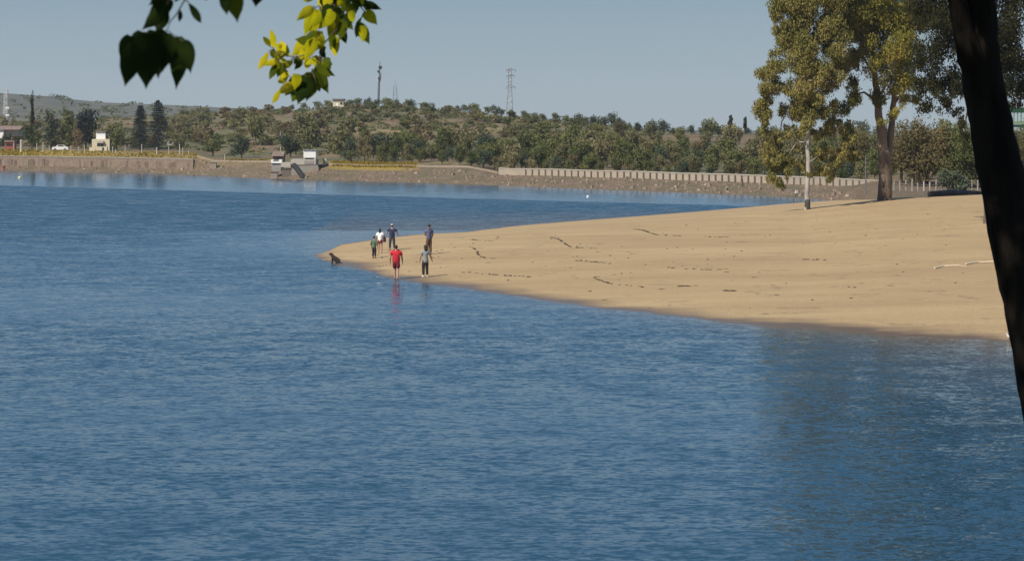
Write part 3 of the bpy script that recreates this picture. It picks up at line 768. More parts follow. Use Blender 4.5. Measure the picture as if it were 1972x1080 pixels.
pbox('wall', M['stone'], hh, 525, 545, 301, 318, D0 + 8, 3)
a, b = P(523, 301, D0 + 7.6), P(546, 291.5, D0 + 7.6)
under(MB().add([(a.x, D0 + 7.6, a.z), (b.x, D0 + 7.6, a.z), (b.x, D0 + 9.5, b.z), (a.x, D0 + 9.5, b.z), (a.x, D0 + 11.4, a.z), (b.x, D0 + 11.4, a.z)],
               [(0, 1, 2, 3), (3, 2, 5, 4), (0, 3, 4), (1, 5, 2), (0, 4, 5, 1)]).build('roof', M['stone']), hh)
ub = empty('cabinet', 'small cream utility cabinet right of the pump house', 'cabinet', G(625, shoreD(625) + 13))
Dq = shoreD(625) + 12.6
pbox('body', M['cream'], ub, 621.5, 628.5, 305.5, 318, Dq, .5); pbox('lid', M['offwhite'], ub, 621, 629, 304.8, 305.4, Dq - .05, .6)
rb = empty('stone_block', 'squat pale stone block at the waterline left of the pump house', 'block', (P(528, 340, D0 - 7).x, D0 - 7, .2))
pbox('body', M['stonelight'], rb, 521, 534, 332, 344, D0 - 7, .9); pbox('cap', M['stone'], rb, 520.5, 534.5, 330.9, 331.9, D0 - 7.1, 1.1)
rb = empty('stone_hut', 'tiny pale stone hut on the bank right of the stone embankment', 'hut', (P(410, 325, shoreD(410) + 7).x, shoreD(410) + 7, 1))
pbox('wall', M['stonelight'], rb, 404, 416, 313.5, 326, shoreD(410) + 6.5, .9); pbox('roof', M['concrete'], rb, 403.5, 416.5, 312.4, 313.4, shoreD(410) + 6.4, 1.2)

# ------------------------------------------------------------------ houses, car and posts of the left shore
Dh = shoreD(190) + 26
ho = empty('house', 'cream flat-roofed house with a bright white upper storey among the left trees', 'house', G(192, Dh))
pbox('wall', M['cream'], ho, 177, 211, 268, 297, Dh, 5)
pbox('upper_storey', M['white'], ho, 185, 203, 253.5, 267.9, Dh + .6, 3.5)
pbox('roof', M['roofred'], ho, 183, 205, 252.2, 253.4, Dh + .3, 4)
pbox('balcony', M['offwhite'], ho, 186, 199, 271.5, 275.5, Dh - .5, .45)
for a_, b_ in ((173.5, 183), (195.8, 201), (206, 208.5)):
    pbox('opening', M['black'], ho, a_ + 1, b_ - 1, 284, 294.5, Dh - .03, .05)
for a_, b_ in ((187, 192), (194, 199)):
    pbox('window', M['glass'], ho, a_, b_, 277, 282, Dh - .04, .05)
pbox('gate_pier', M['cream'], ho, 201.5, 206, 282, 297, Dh - 3, .5)
pbox('forecourt_wall', M['cream'], ho, 172, 183, 284, 291, Dh - 3.2, .3)
ho = empty('house', 'house with a brown roof and white wall cut off by the left edge', 'house', G(10, shoreD(10) + 55))
Dl = shoreD(10) + 55
pbox('wall', M['white'], ho, -40, 7, 250, 266, Dl, 6)
pbox('side_wall', M['offwhite'], ho, 7.2, 34, 250, 262, Dl + .6, 5)
pbox('window', M['glass'], ho, -8, -1, 254, 260, Dl - .04, .06)
a, b = P(-44, 250, Dl - .4), P(38, 242.5, Dl - .4)
under(MB().add([(a.x, Dl - .4, a.z), (b.x, Dl - .4, a.z), (b.x, Dl + 3, b.z), (a.x, Dl + 3, b.z), (a.x, Dl + 6.5, a.z), (b.x, Dl + 6.5, a.z)],
               [(0, 1, 2, 3), (3, 2, 5, 4), (0, 3, 4), (1, 5, 2), (0, 4, 5, 1)]).build('roof', M['roofred']), ho)
ho = empty('house', 'little pale house half hidden right behind the tallest conifer', 'house', G(328, shoreD(328) + 60))
Dm = shoreD(328) + 60
pbox('wall', M['offwhite'], ho, 322, 336, 271, 280, Dm, 3.5); pbox('side_wing', M['offwhite'], ho, 344.5, 350, 270.5, 280, Dm + .5, 3)
pbox('link_wall', M['cream'], ho, 336.1, 344.4, 276, 280, Dm + .8, .4); pbox('roof', M['roofred'], ho, 321, 351, 269, 270.4, Dm - .2, 4)
pbox('window', M['glass'], ho, 326, 330, 273, 277, Dm - .04, .05)
Dk = shoreD(18) + 20
kk = empty('kiosk', 'small red kiosk with a pale roof on the left shore lawn', 'kiosk', G(18, Dk))
pbox('body', M['red'], kk, 9, 27, 274, 290, Dk, 1.8); pbox('roof', M['roofred'], kk, 8, 28, 270.5, 273.9, Dk - .2, 2.2)
pbox('counter', M['black'], kk, 12, 24, 277, 281.5, Dk - .03, .05)
def pbar(px, y0, y1, wpx, s, name, lab, cat, mat, group=None, cap=None):
    D = shoreD(px) + s; a, b = P(px, y0, D), P(px, y1, D)
    b.z = land_z(px, D) - .1
    root = empty(name, lab, cat, (b.x, b.y, b.z), group=group)
    r_ = wpx / 2 / F * D
    under(MB().tube([b, (a + b) / 2, a], [r_ * 1.15, r_, r_ * .9], 8).build('shaft', mat), root)
    under(MB().ball(a, (r_ * 1.25, r_ * 1.25, r_ * 1.1), 8, 5).build('cap', cap or mat), root)
    return root
BL = ('thin pale post in the row of posts along the top of the left bank', 'posts along the top of the left bank')
for px, y0, y1, w_ in ((27, 276, 291, 1.6), (71, 277, 289, 2.0), (83, 276, 291, 2.2), (95, 280, 290, 1.4), (137, 281, 291, 1.6), (152, 283, 293, 1.5), (163, 281, 294, 1.6), (217, 283, 300, 1.6), (223, 290, 297, 2.0), (241, 280, 300, 1.6), (252, 294, 300, 1.6), (262, 293, 300, 1.4), (273, 279, 300, 1.8), (302, 286, 297, 2.8), (325, 283, 300, 1.6), (346, 279, 301, 2.2), (352, 285, 300, 1.4), (363, 290, 301, 1.4), (433, 299, 310, 2.0), (540, 255, 290, 1.2)):
    pbar(px, y0, y1, w_, 15 if px != 540 else 60, 'post', BL[0] if px != 540 else 'single thin pale pole rising among the trees above the pump house', 'post', M['offwhite'] if px != 540 else M['palesteel'], BL[1] if px != 540 else None)
pbar(41, 272, 291, 5.0, 15, 'gate_pillar', 'thick white pillar beside the red kiosk', 'pillar', M['offwhite'])
pbar(1430, 347, 357, 2.2, 8.5, 'bank_post', 'short dark post standing on the brown bank below the parapet', 'post', M['dark'])
pbar(1667, 300, 366, 2.2, 6, 'lamp_post', 'slim grey lamp post just left of the big eucalyptus trunk', 'lamp post', M['greypole'])

def car(px, D, z, L, head):
    root = empty('parked_car', 'white car parked between trees on the left shore', 'car', ((px - CX) / F * D, D, z), head)
    b = MB(); prof = [(-.5, .18), (-.5, .48), (-.46, .56), (-.28, .60), (-.17, .86), (.22, .88), (.34, .62), (.48, .56), (.5, .40), (.5, .18)]
    wd = .40
    n = len(prof)
    vs = [(x * L, -wd * L * .5, y * L * .42) for x, y in prof] + [(x * L, wd * L * .5, y * L * .42) for x, y in prof]
    b.add(vs, [tuple(range(n)), tuple(range(2 * n - 1, n - 1, -1))] + [(i, i + n, (i + 1) % n + n, (i + 1) % n) for i in range(n)])
    b.build('body', M['white'], root)
    for s_ in (-1, 1):
        MB().add([(-.15 * L, s_ * wd * L * .505, .64 * L * .42), (-.12 * L, s_ * wd * L * .505, .82 * L * .42), (.19 * L, s_ * wd * L * .505, .83 * L * .42), (.28 * L, s_ * wd * L * .505, .65 * L * .42)], [(0, 1, 2, 3), (3, 2, 1, 0)][:1]).build('window', M['glass'], root)
        for x in (-.31, .31):
            wl = MB(); wl.tube([(x * L, s_ * (wd * L * .5 - .12), .075 * L), (x * L, s_ * (wd * L * .5 + .02), .075 * L)], .085 * L, 14); o = wl.build('wheel', M['rubber'], root)
            h_ = MB(); h_.tube([(x * L, s_ * (wd * L * .5 + .021), .075 * L), (x * L, s_ * (wd * L * .5 + .035), .075 * L)], .05 * L, 10); h_.build('rim', M['galv'], o)
        MB().box((-.495 * L, s_ * wd * L * .36, .40 * L * .42), (.03, .3, .14)).build('headlight', M['palesteel'], root)
    return root
g = G(116, shoreD(116) + 21); car(116, g.y, g.z, 3.0, math.radians(8))
g = G(132, shoreD(132) + 24)
o = pbar(7, 321, 326, 5, 1.2, 'drum', 'small dark red drum at the waterline by the left edge', 'drum', M['red'])

# ------------------------------------------------------------------ masts on the hill
def lattice(mb, base, top, w0, w1, n, r, mat=0):
    corners = []
    for i in range(n + 1):
        t = i / n; c = base + (top - base) * t; w_ = w0 + (w1 - w0) * t
        corners.append([c + Vector((sx * w_ / 2, sy * w_ / 2, 0)) for sx, sy in ((-1, -1), (1, -1), (1, 1), (-1, 1))])
    for k in range(4):
        mb.tube([corners[i][k] for i in range(n + 1)], r, 4, mat)
        for i in range(n):
            k2 = (k + 1) % 4
            a_, b_ = (k, k2) if i % 2 else (k2, k)
            mb.tube([corners[i][a_], corners[i + 1][b_]], r * .6, 3, mat); mb.tube([corners[i + 1][k], corners[i + 1][k2]], r * .6, 3, mat)
px = 730; D = crestD(px) - 6; k = D / F; g = G(px, D)
tm = empty('telecom_mast', 'tall dark telecom mast with drum antennas on the hilltop', 'mast', g)
base = Vector((g.x - 1.5 * k, D, g.z)); top = P(731.5, 117, D)
def at(y, dx=0, dd=0):
    t = (y - 195) / (117 - 195); q = base + (top - base) * t; return Vector((q.x + dx * k, q.y + dd, P(px, y, D).z))
mb = MB(); mb.tube([base, at(170), at(150), at(149), at(130), top], [.34, .30, .27, .16, .12, .05], 8); under(mb.build('pole', M['greypole']), tm)
for y, dx, r_, L in ((130.5, 1.6, .50, 1.0), (138.5, -1.3, .34, .9), (148, -3.2, .22, .8)):
    c = at(y, dx, -.35); mb = MB(); mb.tube([c + Vector((0, -.3, 0)), c + Vector((0, .3, 0))], r_, 14); under(mb.build('drum_antenna', M['dark'] if y < 145 else M['palesteel']), tm)
for y, dx in ((146, 3.0), (152, -3.4), (152, 2.4)):
    c = at(y, dx); under(MB().box(c, (.22, .16, 1.5)).build('panel_antenna', M['palesteel'] if dx < 0 else M['greypole']), tm)
mb = MB()
for y in (136, 147, 153): mb.tube([at(y, -4.2), at(y, 3.4)], .06, 5)
under(mb.build('bracket', M['greypole']), tm)
px = 761; D = crestD(px) - 3; g = G(px, D)
lm = empty('lattice_mast', 'short slender lattice mast right of the telecom mast', 'mast', g)
mb = MB(); lattice(mb, g - Vector((0, 0, .3)), P(761, 166, D), 1.35, .7, 7, .045); mb2 = MB(); mb2.tube([P(761, 166, D), P(761, 152, D)], [.07, .03], 5)
under(mb.build('tower', M['galv']), lm); under(mb2.build('aerial', M['galv']), lm)
px = 981; D = crestD(px) + 8; k = D / F; g = G(px, D)
py_ = empty('pylon', 'grey lattice electricity pylon with crossarms on the hill crest', 'pylon', g)
mb = MB(); lattice(mb, g - Vector((0, 0, .3)), P(982, 176, D), 14 * k, 7 * k, 5, .08); lattice(mb, P(982, 176, D), P(982, 133, D), 7 * k, 6 * k, 7, .075)
under(mb.build('tower', M['galv']), py_)
for y, L in ((135, 7), (146, 6), (168, 7)):
    mb = MB(); c = P(982, y, D)
    for sy in (-.4, .4): mb.tube([c + Vector((-L * k, 0, .0)), c + Vector((0, sy, 0)), c + Vector((L * 1.5 * k, 0, 0))], .06, 4)
    mb.tube([c + Vector((-L * k, 0, 0)), c + Vector((0, 0, .5)), c + Vector((L * 1.5 * k, 0, 0))], .04, 4)
    cr = mb.build('crossarm', M['galv']); under(cr, py_)
    for dx in (-L, L * 1.5):
        ins = MB(); ins.tube([c + Vector((dx * k, 0, -.02)), c + Vector((dx * k, 0, -.5))], .05, 5); ins.build('insulator', M['dark'], cr).matrix_parent_inverse = Matrix.Identity(4)
px = 10; D = 640; zb = P(10, 236, D)
lp = empty('lattice_mast', 'pale lattice mast against the far hill at the left edge', 'mast', zb)
mb = MB(); lattice(mb, zb - Vector((0, 0, 2.5)), P(12, 172, D), 1.5, .9, 12, .09); under(mb.build('tower', M['palesteel']), lp)
mb = MB(); mb.tube([P(12, 172, D), P(14, 153, D)], [.10, .05], 5); under(mb.build('aerial', M['palesteel']), lp)
for y in (222, 208): under(MB().box(P(14, y, D - .6), (1.2, .2, .5)).build('antenna', M['white']), lp)
px = 651; D = crestD(px) - 10
hb = empty('hut', 'cream hut with a dark flat roof on the hilltop', 'hut', G(px, D))
pbox('wall', M['cream'], hb, 641, 662, 193.5, 210, D, 3); pbox('roof', M['postdark'], hb, 640, 663, 190.5, 193.4, D - .3, 3.8); pbox('window', M['glass'], hb, 655, 659, 197, 202, D - .04, .06)
pbox('door', M['white'], hb, 647, 651, 199, 208, D - .04, .06)

# ------------------------------------------------------------------ floats and birds
def float_(px, py, r_, mat, lab, name='buoy'):
    D = F * H / (py - YH); c = P(px, py, D); root = empty(name, lab, 'buoy', (c.x, c.y, 0))
    MB().ball((0, 0, r_ * .45), r_, 12, 8).build('body', mat, root, True)
    mb = MB(); mb.tube([(0, 0, r_ * 1.3), (0, 0, r_ * 1.75)], [r_ * .3, r_ * .22], 8); mb.build('top', M['dark'], root)
    mb = MB(); mb.tube([(0, 0, r_ * .38), (0, 0, r_ * .52)], r_ * 1.03, 14); mb.build('band', M['white'], root)
float_(38, 344, .27, M['yellow'], 'yellow and white buoy floating off the left shore')
float_(1132, 380, .15, M['white'], 'small white buoy floating before the far bank in the middle')

def skin(name, joints, edges, rad, root_i, mat, parent, sub=1, smooth=True):
    me = bpy.data.meshes.new(name); me.from_pydata([tuple(j) for j in joints], edges, [])
    o = bpy.data.objects.new(name, me); C.objects.link(o)
    sm = o.modifiers.new('skin', 'SKIN'); sm.branch_smoothing = .6; sm.use_smooth_shade = smooth
    ls = me.skin_vertices[0].data
    for i, r_ in enumerate(rad):
        ls[i].radius = r_ if hasattr(r_, '__len__') else (r_, r_)
        ls[i].use_root = (i == root_i)
    if sub:
        ss = o.modifiers.new('sub', 'SUBSURF'); ss.levels = sub; ss.render_levels = sub
    dg = bpy.context.evaluated_depsgraph_get()
    nm = bpy.data.meshes.new_from_object(o.evaluated_get(dg))
    o.modifiers.clear(); o.data = nm; bpy.data.meshes.remove(me)
    nm.materials.clear(); nm.materials.append(mat); nm.name = name
    nm.polygons.foreach_set('use_smooth', [True] * len(nm.polygons))
    if parent: o.parent = parent
    return o

def bird(name, lab, cat, loc, h, rz, neck=True):
    root = empty(name, lab, cat, loc, rz)
    J = [(0, 0, .42), (.18, 0, .47), (-.22, 0, .36), (-.34, 0, .33), (.24, 0, .60), (.20, 0, .74), (.24, 0, .88), (.30, 0, .95), (.38, 0, .94)] if neck else \
        [(0, 0, .42), (.22, 0, .50), (-.28, 0, .42), (-.48, 0, .40), (.30, 0, .62), (.32, 0, .72), (.34, 0, .80), (.40, 0, .82), (.50, 0, .80)]
    R = [.12, .09, .07, .02, .04, .032, .032, .045, .014] if neck else [.19, .15, .12, .03, .10, .085, .09, .09, .02]
    skin('body', [tuple(c * h for c in j) for j in J], [(0, 1), (0, 2), (2, 3), (1, 4), (4, 5), (5, 6), (6, 7), (7, 8)], [r * h for r in R], 0, M['feather'], root)
    for s_ in (-1, 1):
        mb = MB(); mb.tube([(.0, s_ * .05 * h, .36 * h), (-.02 * h, s_ * .05 * h, .18 * h), (.0, s_ * .05 * h, 0)], [.022 * h, .016 * h, .016 * h], 6); mb.tube([(0, s_ * .05 * h, .01), (.09 * h, s_ * .06 * h, .005)], .012 * h, 4); mb.build('leg', M['dark'], root)
        skin('wing', [(.14 * h, s_ * .10 * h, .46 * h), (-.1 * h, s_ * .13 * h, .42 * h), (-.38 * h, s_ * .05 * h, .35 * h)], [(0, 1), (1, 2)], [(.03 * h, .07 * h), (.03 * h, .10 * h), (.01 * h, .02 * h)], 0, M['feather'] if neck else M['galv'], root)
    mb = MB(); b0 = J[-1]; mb.tube([(b0[0] * h, 0, b0[2] * h), (b0[0] * h + .12 * h, 0, b0[2] * h - .01 * h)], [.014 * h, .004 * h], 5); mb.build('beak', M['yellow'], root)
Dg = shoreD(1533) + .4
bird('egret', 'white egret standing at the far waterline beside the pale dead trunk', 'bird', (P(1533, 0, Dg).x, Dg, max(land_z(1533, Dg), -.02)), .95, math.radians(250))
q = S(1944, nearD(1944) + .5); bird('gull', 'small white and grey gull on the wet sand beside the leaning trunk', 'bird', q, .28, math.radians(200), False)

# ------------------------------------------------------------------ people
HEADH = .225
def person(lab, foot_px, top_px, facing, look, cloth, pose=None, foot=None):
    """body = one skinned surface; clothing and hair are children. Model space: 1.70 m tall, faces +Y"""
    loc = foot if foot is not None else S_at(*foot_px)
    hgt = (foot_px[1] - top_px) / F * loc.y
    s_ = hgt / 1.72
    root = empty('person', lab, 'person', loc, facing)
    root.scale = (s_, s_, s_)
    p_ = dict(kneeL=(-.10, .03, .50), ankL=(-.11, -.02, .09), toeL=(-.12, .13, .03), kneeR=(.10, .03, .50), ankR=(.11, -.02, .09), toeR=(.12, .13, .03),
              elL=(-.27, -.03, 1.12), wrL=(-.29, .05, .88), elR=(.27, -.03, 1.12), wrR=(.29, .05, .88), hip=.92)
    p_.update(pose or {})
    wid = look.get('wide', 1.0)
    J, E, R = [], [], []
    def j(co, r_, par=None):
        J.append(co); R.append(r_)
        if par is not None: E.append((par, len(J) - 1))
        return len(J) - 1
    pel = j((0, 0, p_['hip'] + .02), (.15 * wid, .105))
    wa = j((0, 0, 1.10), (.135 * wid, .095), pel); ch = j((0, .005, 1.30), (.165 * wid, .11), wa); nk0 = j((0, 0, 1.43), (.085, .07), ch)
    nk = j((0, .005, 1.49), .055, nk0); jaw = j((0, .025, 1.55), (.062, .075), nk); hd = j((0, .01, 1.625), (.076, .095), jaw); crn = j((0, 0, 1.69), (.055, .07), hd)
    j((0, .105, 1.60), .014, hd)                                        # nose
    for s2 in (-1, 1): j((s2 * .083, 0, 1.605), .016, hd)               # ears
    for sd, s2 in (('L', -1), ('R', 1)):
        hp = j((s2 * .095, 0, p_['hip'] - .06), .088, pel); kn = j(p_['knee' + sd], .068, hp); an = j(p_['ank' + sd], .048, kn)
        he = j((p_['ank' + sd][0], p_['ank' + sd][1] - .02, .045), .042, an); j(p_['toe' + sd], (.042, .026), he)
        sh_ = j((s2 * .175 * wid, 0, 1.395), .068, ch); el = j(p_['el' + sd], .052, sh_); wr = j(p_['wr' + sd], .036, el)
        w_ = Vector(p_['wr' + sd]); d = (w_ - Vector(p_['el' + sd])).normalized(); f_ = Vector((0, 1, 0))
        if abs(d.y) > .85: f_ = Vector((0, 0, -1))
        f_ = (f_ - d * f_.dot(d)).normalized()
        pa = j(tuple(w_ + d * .075), (.022, .036), wr)
        for k_, ln in enumerate((.070, .080, .075, .058)):
            o_ = (k_ - 1.5) * -.018; b0 = w_ + d * .10 + f_ * o_; inn = Vector((-s2, 0, 0)) * .018
            m_ = j(tuple(b0 + d * ln * .5 + inn * .4), .0085, pa); j(tuple(b0 + d * ln + inn), .007, m_)
        t1 = j(tuple(w_ + d * .045 + f_ * .035), .011, wr); j(tuple(w_ + d * .09 + f_ * .055 + Vector((-s2, 0, 0)) * .012), .009, t1)
    skin('body', J, E, R, pel, look.get('skin', M['skin']), root, 2)
    def limb(name, pts, rad, mat, mat_root=None):
        return pts, rad
    # top
    tj = [(0, 0, p_['hip'] - .20), (0, 0, 1.08), (0, .005, 1.32), (0, 0, 1.49)]
    tr = [(.215 * wid, .165), (.195 * wid, .15), (.225 * wid, .165), (.16, .13)]
    te = [(0, 1), (1, 2), (2, 3)]
    for sd, s2 in (('L', -1), ('R', 1)):
        el = Vector(p_['el' + sd]); sh_ = Vector((s2 * .185 * wid, 0, 1.41)); fr_ = look.get('sleeve', .75)
        tj.append(tuple(sh_)); te.append((2, len(tj) - 1)); tr.append(.10)
        tj.append(tuple(sh_ + (el - sh_) * min(fr_, 1.0))); te.append((len(tj) - 2, len(tj) - 1)); tr.append(.085)
        if fr_ > 1:
            wr = Vector(p_['wr' + sd]); tj.append(tuple(el + (wr - el) * (fr_ - 1))); te.append((len(tj) - 2, len(tj) - 1)); tr.append(.046)
    skin('shirt', tj, te, tr, 0, cloth['top'], root, 1)
    # lower garment
    lj = [(0, 0, p_['hip'] + .16), (0, 0, p_['hip'] - .01)]; lr = [(.175 * wid, .13), (.195 * wid, .15)]; le = [(0, 1)]
    for sd, s2 in (('L', -1), ('R', 1)):
        kn = Vector(p_['knee' + sd]); hp = Vector((s2 * .095, 0, p_['hip'] - .07)); an = Vector(p_['ank' + sd]); L_ = cloth.get('leg', 1.0)
        lj.append(tuple(hp)); le.append((1, len(lj) - 1)); lr.append(.125)
        if L_ < 1:
            lj.append(tuple(hp + (kn - hp) * L_)); le.append((len(lj) - 2, len(lj) - 1)); lr.append(.125 * look.get('loose', 1))
        else:
            lj.append(tuple(kn)); le.append((len(lj) - 2, len(lj) - 1)); lr.append(.092 * look.get('loose', 1))
            lj.append(tuple(kn + (an - kn) * (L_ - 1 if L_ > 1 else .95))); le.append((len(lj) - 2, len(lj) - 1)); lr.append(.075 * look.get('loose', 1))
    skin('shorts' if cloth.get('leg', 1.0) < 1 else 'trousers', lj, le, lr, 1, cloth['low'], root, 1)
    # hair or cap
    hb_ = MB(); hb_.ball((0, -.018, 1.645), (.090, .105, .095), 12, 8)
    if look.get('long'): hb_.ball((0, -.075, 1.53), (.085, .05, .15), 10, 7)
    hb_.build('hair', M['hair'], root, True)
    if look.get('cap'):
        cb = MB(); cb.ball((0, -.01, 1.675), (.096, .112, .080), 12, 8); cb.box((0, .13, 1.67), (.15, .11, .014)); cb.build('cap', look['cap'], root, True)
    for s2 in (-1, 1):
        MB().ball((s2 * .032, .098, 1.632), (.013, .008, .008), 8, 6).build('eye', M['black'], root, True)
    if cloth.get('shoe'):
        for sd in 'LR':
            a_ = Vector(p_['ank' + sd]); t_ = Vector(p_['toe' + sd])
            skin('shoe', [(a_.x, a_.y - .05, .045), (a_.x, a_.y + .03, .06), (t_.x, t_.y + .02, .035)], [(0, 1), (1, 2)], [(.05, .045), (.052, .055), (.05, .034)], 1, cloth['shoe'], root, 1)
    return root, s_
# walking pose: one leg forward
walk = dict(kneeL=(-.09, .16, .52), ankL=(-.10, .12, .09), toeL=(-.11, .27, .03), kneeR=(.09, .0, .50), ankR=(.10, -.20, .12), toeR=(.11, -.07, .03), elL=(-.28, -.10, 1.13), wrL=(-.30, -.03, .88), elR=(.28, .06, 1.12), wrR=(.29, .15, .90))
person('person in a red T-shirt and dark red shorts walking barefoot along the waterline', (763, 544), 478, math.radians(-8), dict(wide=1.2), dict(top=M['shirtred'], low=M['shortred'], leg=.85), walk)
person('person in a grey top, black trousers and white shoes, standing near the water', (819, 533.5), 472, math.radians(20), dict(wide=.92, long=True, sleeve=.8), dict(top=M['shirtgrey'], low=M['blackpants'], leg=1.95, shoe=M['shoe']),
       dict(elR=(.30, .0, 1.13), wrR=(.40, .10, .93), ankL=(-.12, -.05, .09), toeL=(-.14, .10, .03)))
person('person in a dusty blue top and brown trousers, farthest back on the right', (826, 490), 432, math.radians(30), dict(sleeve=.7), dict(top=M['shirtblue'], low=M['brownpants'], leg=1.95, shoe=M['brownpants']),
       dict(elL=(-.24, .10, 1.14), wrL=(-.06, .24, 1.10), elR=(.26, .02, 1.10), wrR=(.24, .16, .90)))
person('tall person in navy with a pale grey cap, at the back left', (755, 482), 432, math.radians(5), dict(wide=1.1, cap=M['capgrey'], sleeve=.8), dict(top=M['shirtnavy'], low=M['slate'], leg=1.9, shoe=M['blackpants']),
       dict(elL=(-.33, .02, 1.18), wrL=(-.38, .12, 1.0), elR=(.34, .02, 1.18), wrR=(.40, .12, 1.02), kneeL=(-.13, .03, .50), ankL=(-.15, 0, .09), toeL=(-.17, .15, .03), kneeR=(.13, .02, .5), ankR=(.15, 0, .09), toeR=(.17, .15, .03)))
pw, s_ = person('dark-haired person in a white T-shirt and dark shorts with a bag on the right side', (732, 488), 440, math.radians(-15), dict(wide=1.0, long=True, skin=M['skin']), dict(top=M['shirtwhite'], low=M['shortred'], leg=.6), dict(elR=(.27, .05, 1.12), wrR=(.22, .20, .95)))
wl = pw.location.copy()
bg = empty('shoulder_bag', 'dark bag hanging at the side of the person in the white T-shirt', 'bag', wl + Vector((.30 * s_, -.02, .78 * s_)), math.radians(-15))
b = MB(); b.box((0, 0, .14), (.12, .26, .26), 0, 0, .85); b.build('bag_body', M['blackpants'], bg)
b = MB(); b.tube([(0, -.11, .26), (-.02, -.10, .42), (-.09, .0, .555), (-.02, .10, .42), (0, .11, .26)], .014, 5); b.build('strap', M['blackpants'], bg)
person('child in a dull green top and dark trousers, leftmost of the people', (720.5, 497), 455, math.radians(-30), dict(wide=.9, sleeve=1.6), dict(top=M['shirtgreen'], low=M['blackpants'], leg=1.95, shoe=M['blackpants']))

# the dog at the tip: sitting, seen from the side, head to the left
dq = S_at(645, 507)
dg_ = empty('dog', 'small dark brown dog sitting at the wet tip of the sand', 'dog', dq, math.radians(175))
J = [(-.20, 0, .16), (-.10, 0, .24), (.04, 0, .36), (.13, 0, .44), (.17, 0, .54), (.20, 0, .63), (.29, 0, .62), (.36, 0, .60),   # rump, loin, ribs, chest, neck, head, muzzle
     (-.27, 0, .08), (-.36, .03, .05), (-.42, .08, .06)]                                                                     # tail
E = [(0, 1), (1, 2), (2, 3), (3, 4), (4, 5), (5, 6), (6, 7), (0, 8), (8, 9), (9, 10)]
R = [(.19, .18), (.18, .17), (.17, .16), (.14, .14), .10, .10, .065, .045, .03, .025, .012]
for s2 in (-1, 1):
    n0 = len(J)
    J += [(.14, s2 * .08, .36), (.14, s2 * .085, .20), (.15, s2 * .085, .03), (.21, s2 * .085, .02)]
    E += [(3, n0), (n0, n0 + 1), (n0 + 1, n0 + 2), (n0 + 2, n0 + 3)]; R += [.055, .038, .028, .028]
    n0 = len(J)
    J += [(-.12, s2 * .11, .17), (.02, s2 * .14, .19), (-.16, s2 * .14, .06), (-.04, s2 * .14, .02)]
    E += [(0, n0), (n0, n0 + 1), (n0 + 1, n0 + 2), (n0 + 2, n0 + 3)]; R += [.09, .055, .035, .03]
    n0 = len(J)
    J += [(.19, s2 * .06, .69), (.17, s2 * .085, .64)]
    E += [(5, n0), (n0, n0 + 1)]; R += [.028, .018]
o = skin('body', J, E, R, 1, M['dog'], dg_, 2)
dg_.scale = (1.0, 1.1, .84)

# ------------------------------------------------------------------ debris on the sand
DL = ('dark clump of dried weed lying on the sand', 'dark weed clumps on the sand')
def clump_mesh(seed):
    r_ = random.Random(seed); mb = MB()
    for i in range(9):
        x, y = r_.uniform(-.5, .5), r_.uniform(-.5, .5) * .5
        mb.ball((x, y, .06), (r_.uniform(.12, .28), r_.uniform(.1, .2), r_.uniform(.05, .15)), 7, 4)
    for i in range(7):
        a = r_.uniform(0, 6.28); mb.tube([(0, 0, .05), (math.cos(a) * .35, math.sin(a) * .3, .14), (math.cos(a) * .75, math.sin(a) * .5, .03)], [.025, .02, .01], 4)
    return mb.build('weed_clump', M['weed'], None, True)
protos = []
for i, (px, py, sz) in enumerate(((1318, 551, .75), (1340, 550, .4), (1275, 557, .45), (1405, 560, .8), (1150, 533, .4), (1183, 529, .35), (1165, 577, .35), (1337, 517, .4), (1398, 518, .4), (1400, 524, .45), (1453, 534, .45), (1152, 485, .4), (1150, 505, .4), (941, 506, .35), (1217, 535, .3), (1290, 588, .3), (1475, 604, .35), (1496, 568, .4), (1489, 549, .35), (1706, 473, .35), (1716, 550, .4), (1660, 545, .35), (1820, 441, .35), (870, 470, .3), (1500, 459, .35), (1253, 593, .28))):
    q = S_at(px, py); q.z -= .01
    if i < 4:
        o = clump_mesh(100 + i); protos.append(o); o.location = q
    else:
        o = protos[i % 4].copy(); C.objects.link(o); o.location = q
    sz *= .62; o.scale = (sz, sz * 1.2, sz * .6); o.rotation_euler = (0, 0, random.uniform(-.5, .5)); tag(o, DL[0], 'weed', DL[1])
# strings of weed left by the waves: curved dark lines
mb = MB()
for pts in (((905, 476), (912, 478), (918, 484), (922, 492), (936, 497), (955, 499)), ((1062, 457), (1076, 461), (1088, 469), (1100, 476), (1125, 478), (1150, 478)), ((1218, 441), (1238, 443), (1252, 449), (1270, 453), (1315, 455)), ((1355, 456), (1380, 457), (1408, 456)), ((905, 461), (925, 464), (955, 466)), ((1108, 501), (1150, 505), (1185, 509)), ((1285, 515), (1330, 519), (1395, 519)), ((1150, 538), (1180, 547), (1240, 553)), ((890, 524), (940, 528), (1030, 534)), ((1545, 500), (1600, 500))):
    prev = None
    for (a, b) in zip(pts[:-1], pts[1:]):
        A, B = S_at(*a), S_at(*b); n_ = max(int((B - A).length / .16), 2)
        for i in range(n_):
            if random.random() < .45: continue
            q = A + (B - A) * ((i + random.uniform(-.4, .4)) / n_); mb.ball((q.x + random.uniform(-.05, .05), q.y + random.uniform(-.25, .25), q.z + .01), (random.uniform(.04, .12), random.uniform(.05, .12), random.uniform(.012, .035)), 6, 4)
for i in range(120):
    px = random.uniform(700, 1930); t = random.uniform(.05, .95); dn = nearD(px); q = S(px, dn + t * (ridge(px)[0] - dn)); r_ = random.uniform(.02, .055)
    mb.ball((q.x, q.y, q.z), (r_ * 1.8, r_ * 1.4, r_ * .8), 5, 3)
